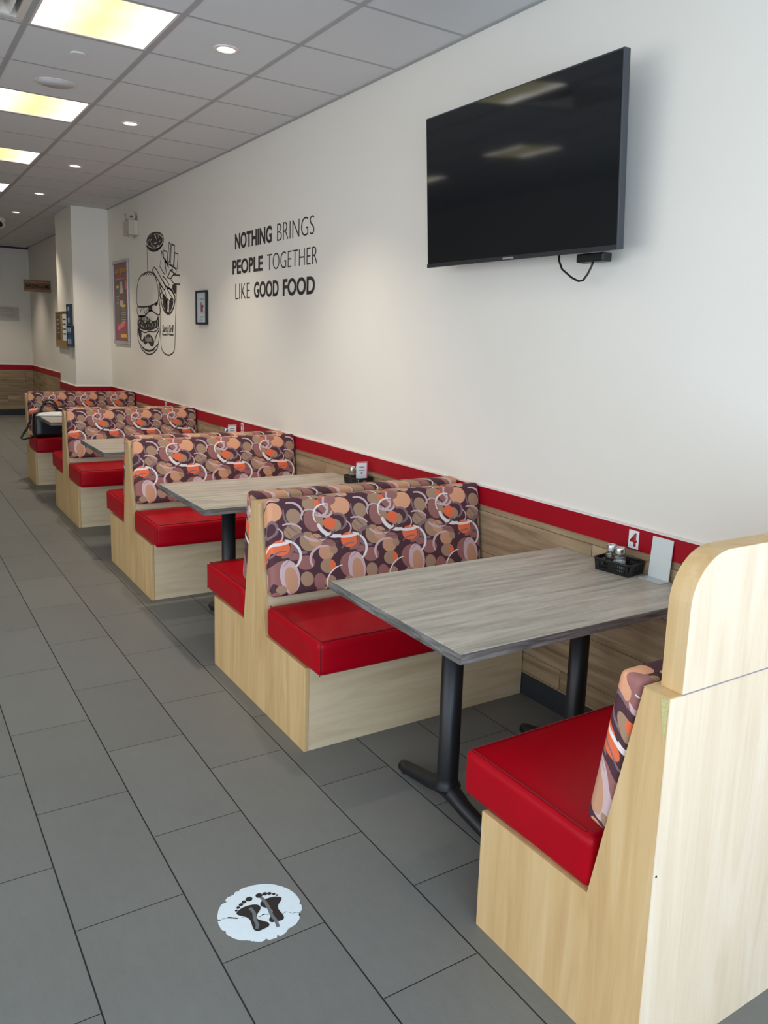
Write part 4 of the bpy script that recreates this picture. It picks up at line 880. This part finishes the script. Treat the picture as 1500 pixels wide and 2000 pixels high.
bm = B(); lathe(bm, [(0, -.004), (.010, -.002), (.010, .003)], 14, 'y', (-.105, -.083, .19)); obj('stud', bm, CHROME, bd, smooth=True)
t = thing('open_notebook', 'open white notebook lying on the farthest table', 'notebook', (-.92, 8.62, TZ+.0008), (0, 0, math.radians(-18)))
bm = B(); box(bm, -.21, .21, -.15, .15, 0, .004); obj('cover', bm, BLACK_PLASTIC, t)
for s in (-1, 1):
    bm = B(); prism(bm, [(s*.002, .0042), (s*.002, .012), (s*.03, .020), (s*.10, .018), (s*.202, .009), (s*.202, .0042)], 'y', -.145, .145); obj('page_block', bm, CARD, t)
o = obj('pen', (lambda b: (tube(b, [(-.07, 0, .0045), (.055, 0, .0045), (.07, 0, .0045)], [.0045, .0045, .001], 10), b)[1])(B()), BLACK_PLASTIC, None, (-.84, 8.54, TZ+.021), True); tag(o, 'black pen lying on the open notebook', 'pen')

# ------------------------------------------------------------------ floor decal
DC = (-1.6155, 1.897)
t = thing('floor_decal', 'worn round white floor sticker with two black footprints', 'floor sticker', (DC[0], DC[1], .0004))
rr = random.Random(11); N = 160; rim = []
for k in range(N):
    a = 2*PI*k/N; r = .117
    r *= 1-.010*rr.random()
    for (c, wd, dp) in ((1.95, .13, .06), (2.25, .10, .09), (1.75, .05, .05), (4.05, .25, .05), (4.45, .06, .09), (4.75, .04, .07), (5.1, .20, .05), (5.65, .10, .07), (3.35, .08, .05), (6.05, .06, .07)):
        d_ = abs((a-c+PI) % (2*PI)-PI)
        if d_ < wd: r *= 1-dp*(1-d_/wd)*(.5+.8*rr.random())
    rim.append((r*math.cos(a), r*math.sin(a)))
# split along the tear from (-.108,.026) to (.106,-.066)
def tear(u): return .030-.43*(u+.11)+.004*math.sin(u*130)+.003*math.sin(u*310+1)
DEC_W = plain('white_floor_vinyl', (226, 236, 240), .45, 0, .4, .06, 40); DEC_K = plain('black_floor_print', (16, 16, 18), .45)
for side_ in (1, -1):
    pts = [p for p in rim if (p[1]-tear(p[0]))*side_ > .0012]
    a = [math.atan2(p[1], p[0]) for p in pts]
    # order along the rim, starting after the largest angular gap
    pts = [p for _, p in sorted(zip(a, pts))]
    gaps = [((math.atan2(*pts[(i+1) % len(pts)][::-1])-math.atan2(*pts[i][::-1])) % (2*PI), i) for i in range(len(pts))]
    i = max(gaps)[1]; pts = pts[i+1:]+pts[:i+1]
    u0, u1 = pts[-1][0], pts[0][0]
    edge = [(u0+(u1-u0)*k/30, tear(u0+(u1-u0)*k/30)+side_*.0012) for k in range(1, 30)]
    bm = B(); f = bm.faces.new([bm.verts.new((p[0], p[1], 0)) for p in pts+edge]); bmesh.ops.triangulate(bm, faces=[f]); 
    r = bmesh.ops.extrude_face_region(bm, geom=bm.faces[:])
    for v in [g for g in r['geom'] if isinstance(g, bmesh.types.BMVert)]: v.co.z += .0004
    obj('sticker_half', bm, DEC_W, t)
def foot(heel, toe, flip, toes):
    hx, hy = heel[0]-DC[0], heel[1]-DC[1]; tx, ty = toe[0]-DC[0], toe[1]-DC[1]
    ax = Vector((tx-hx, ty-hy)); L = ax.length; ax.normalize(); nx = Vector((ax.y, -ax.x))*flip
    sole = [(-.02, .0), (-.01, .16), (.10, .22), (.28, .19), (.45, .15), (.62, .18), (.78, .30), (.90, .34), (.98, .24), (1.02, .10), (1.0, -.08), (.93, -.24), (.80, -.30), (.68, -.24), (.55, -.08), (.42, -.03), (.28, -.10), (.12, -.20), (0, -.16)]
    out = []; n = len(sole)
    for i in range(n):
        p0, p1, p2, p3 = [sole[(i+j-1) % n] for j in range(4)]
        for k in range(4):
            s = k/4; q = [.5*(2*p1[a]+(p2[a]-p0[a])*s+(2*p0[a]-5*p1[a]+4*p2[a]-p3[a])*s*s+(3*p1[a]-p0[a]-3*p2[a]+p3[a])*s**3) for a in (0, 1)]
            p = Vector((hx, hy))+ax*q[0]*L+nx*q[1]*L; out.append((p.x, p.y))
    bm = B(); f = bm.faces.new([bm.verts.new((p[0], p[1], .0008)) for p in out])
    for (x, y, r) in toes: lathe(bm, [(0, .0008), (r, .0008)], 20, 'z', (x-DC[0], y-DC[1], 0))
    obj('footprint', bm, DEC_K, t)
foot((-1.6335, 1.830), (-1.640, 1.935), -1, [(-1.6225, 1.9605, .0098), (-1.6395, 1.9565, .0068), (-1.651, 1.9500, .0062), (-1.662, 1.9425, .0052), (-1.6705, 1.934, .0042)])
foot((-1.590, 1.838), (-1.572, 1.935), 1, [(-1.5925, 1.9600, .0098), (-1.5755, 1.9580, .0072), (-1.5635, 1.9525, .0062), (-1.5535, 1.944, .0048), (-1.5475, 1.935, .0036)])
bm = B()
for pts in ([(-1.634, 1.925), (-1.632, 1.90), (-1.640, 1.875), (-1.642, 1.850), (-1.650, 1.838)], [(-1.590, 1.950), (-1.588, 1.92), (-1.590, 1.89), (-1.594, 1.865), (-1.592, 1.84), (-1.597, 1.815)]):
    ribbon(bm, [(p[0]-DC[0], p[1]-DC[1]) for p in pts], .0095, lambda a, b: (a, b, .0010+0*a))
obj('worn_streak', bm, plain('worn_grey', (112, 114, 116), .7, 0, .3, .2, 300), t)
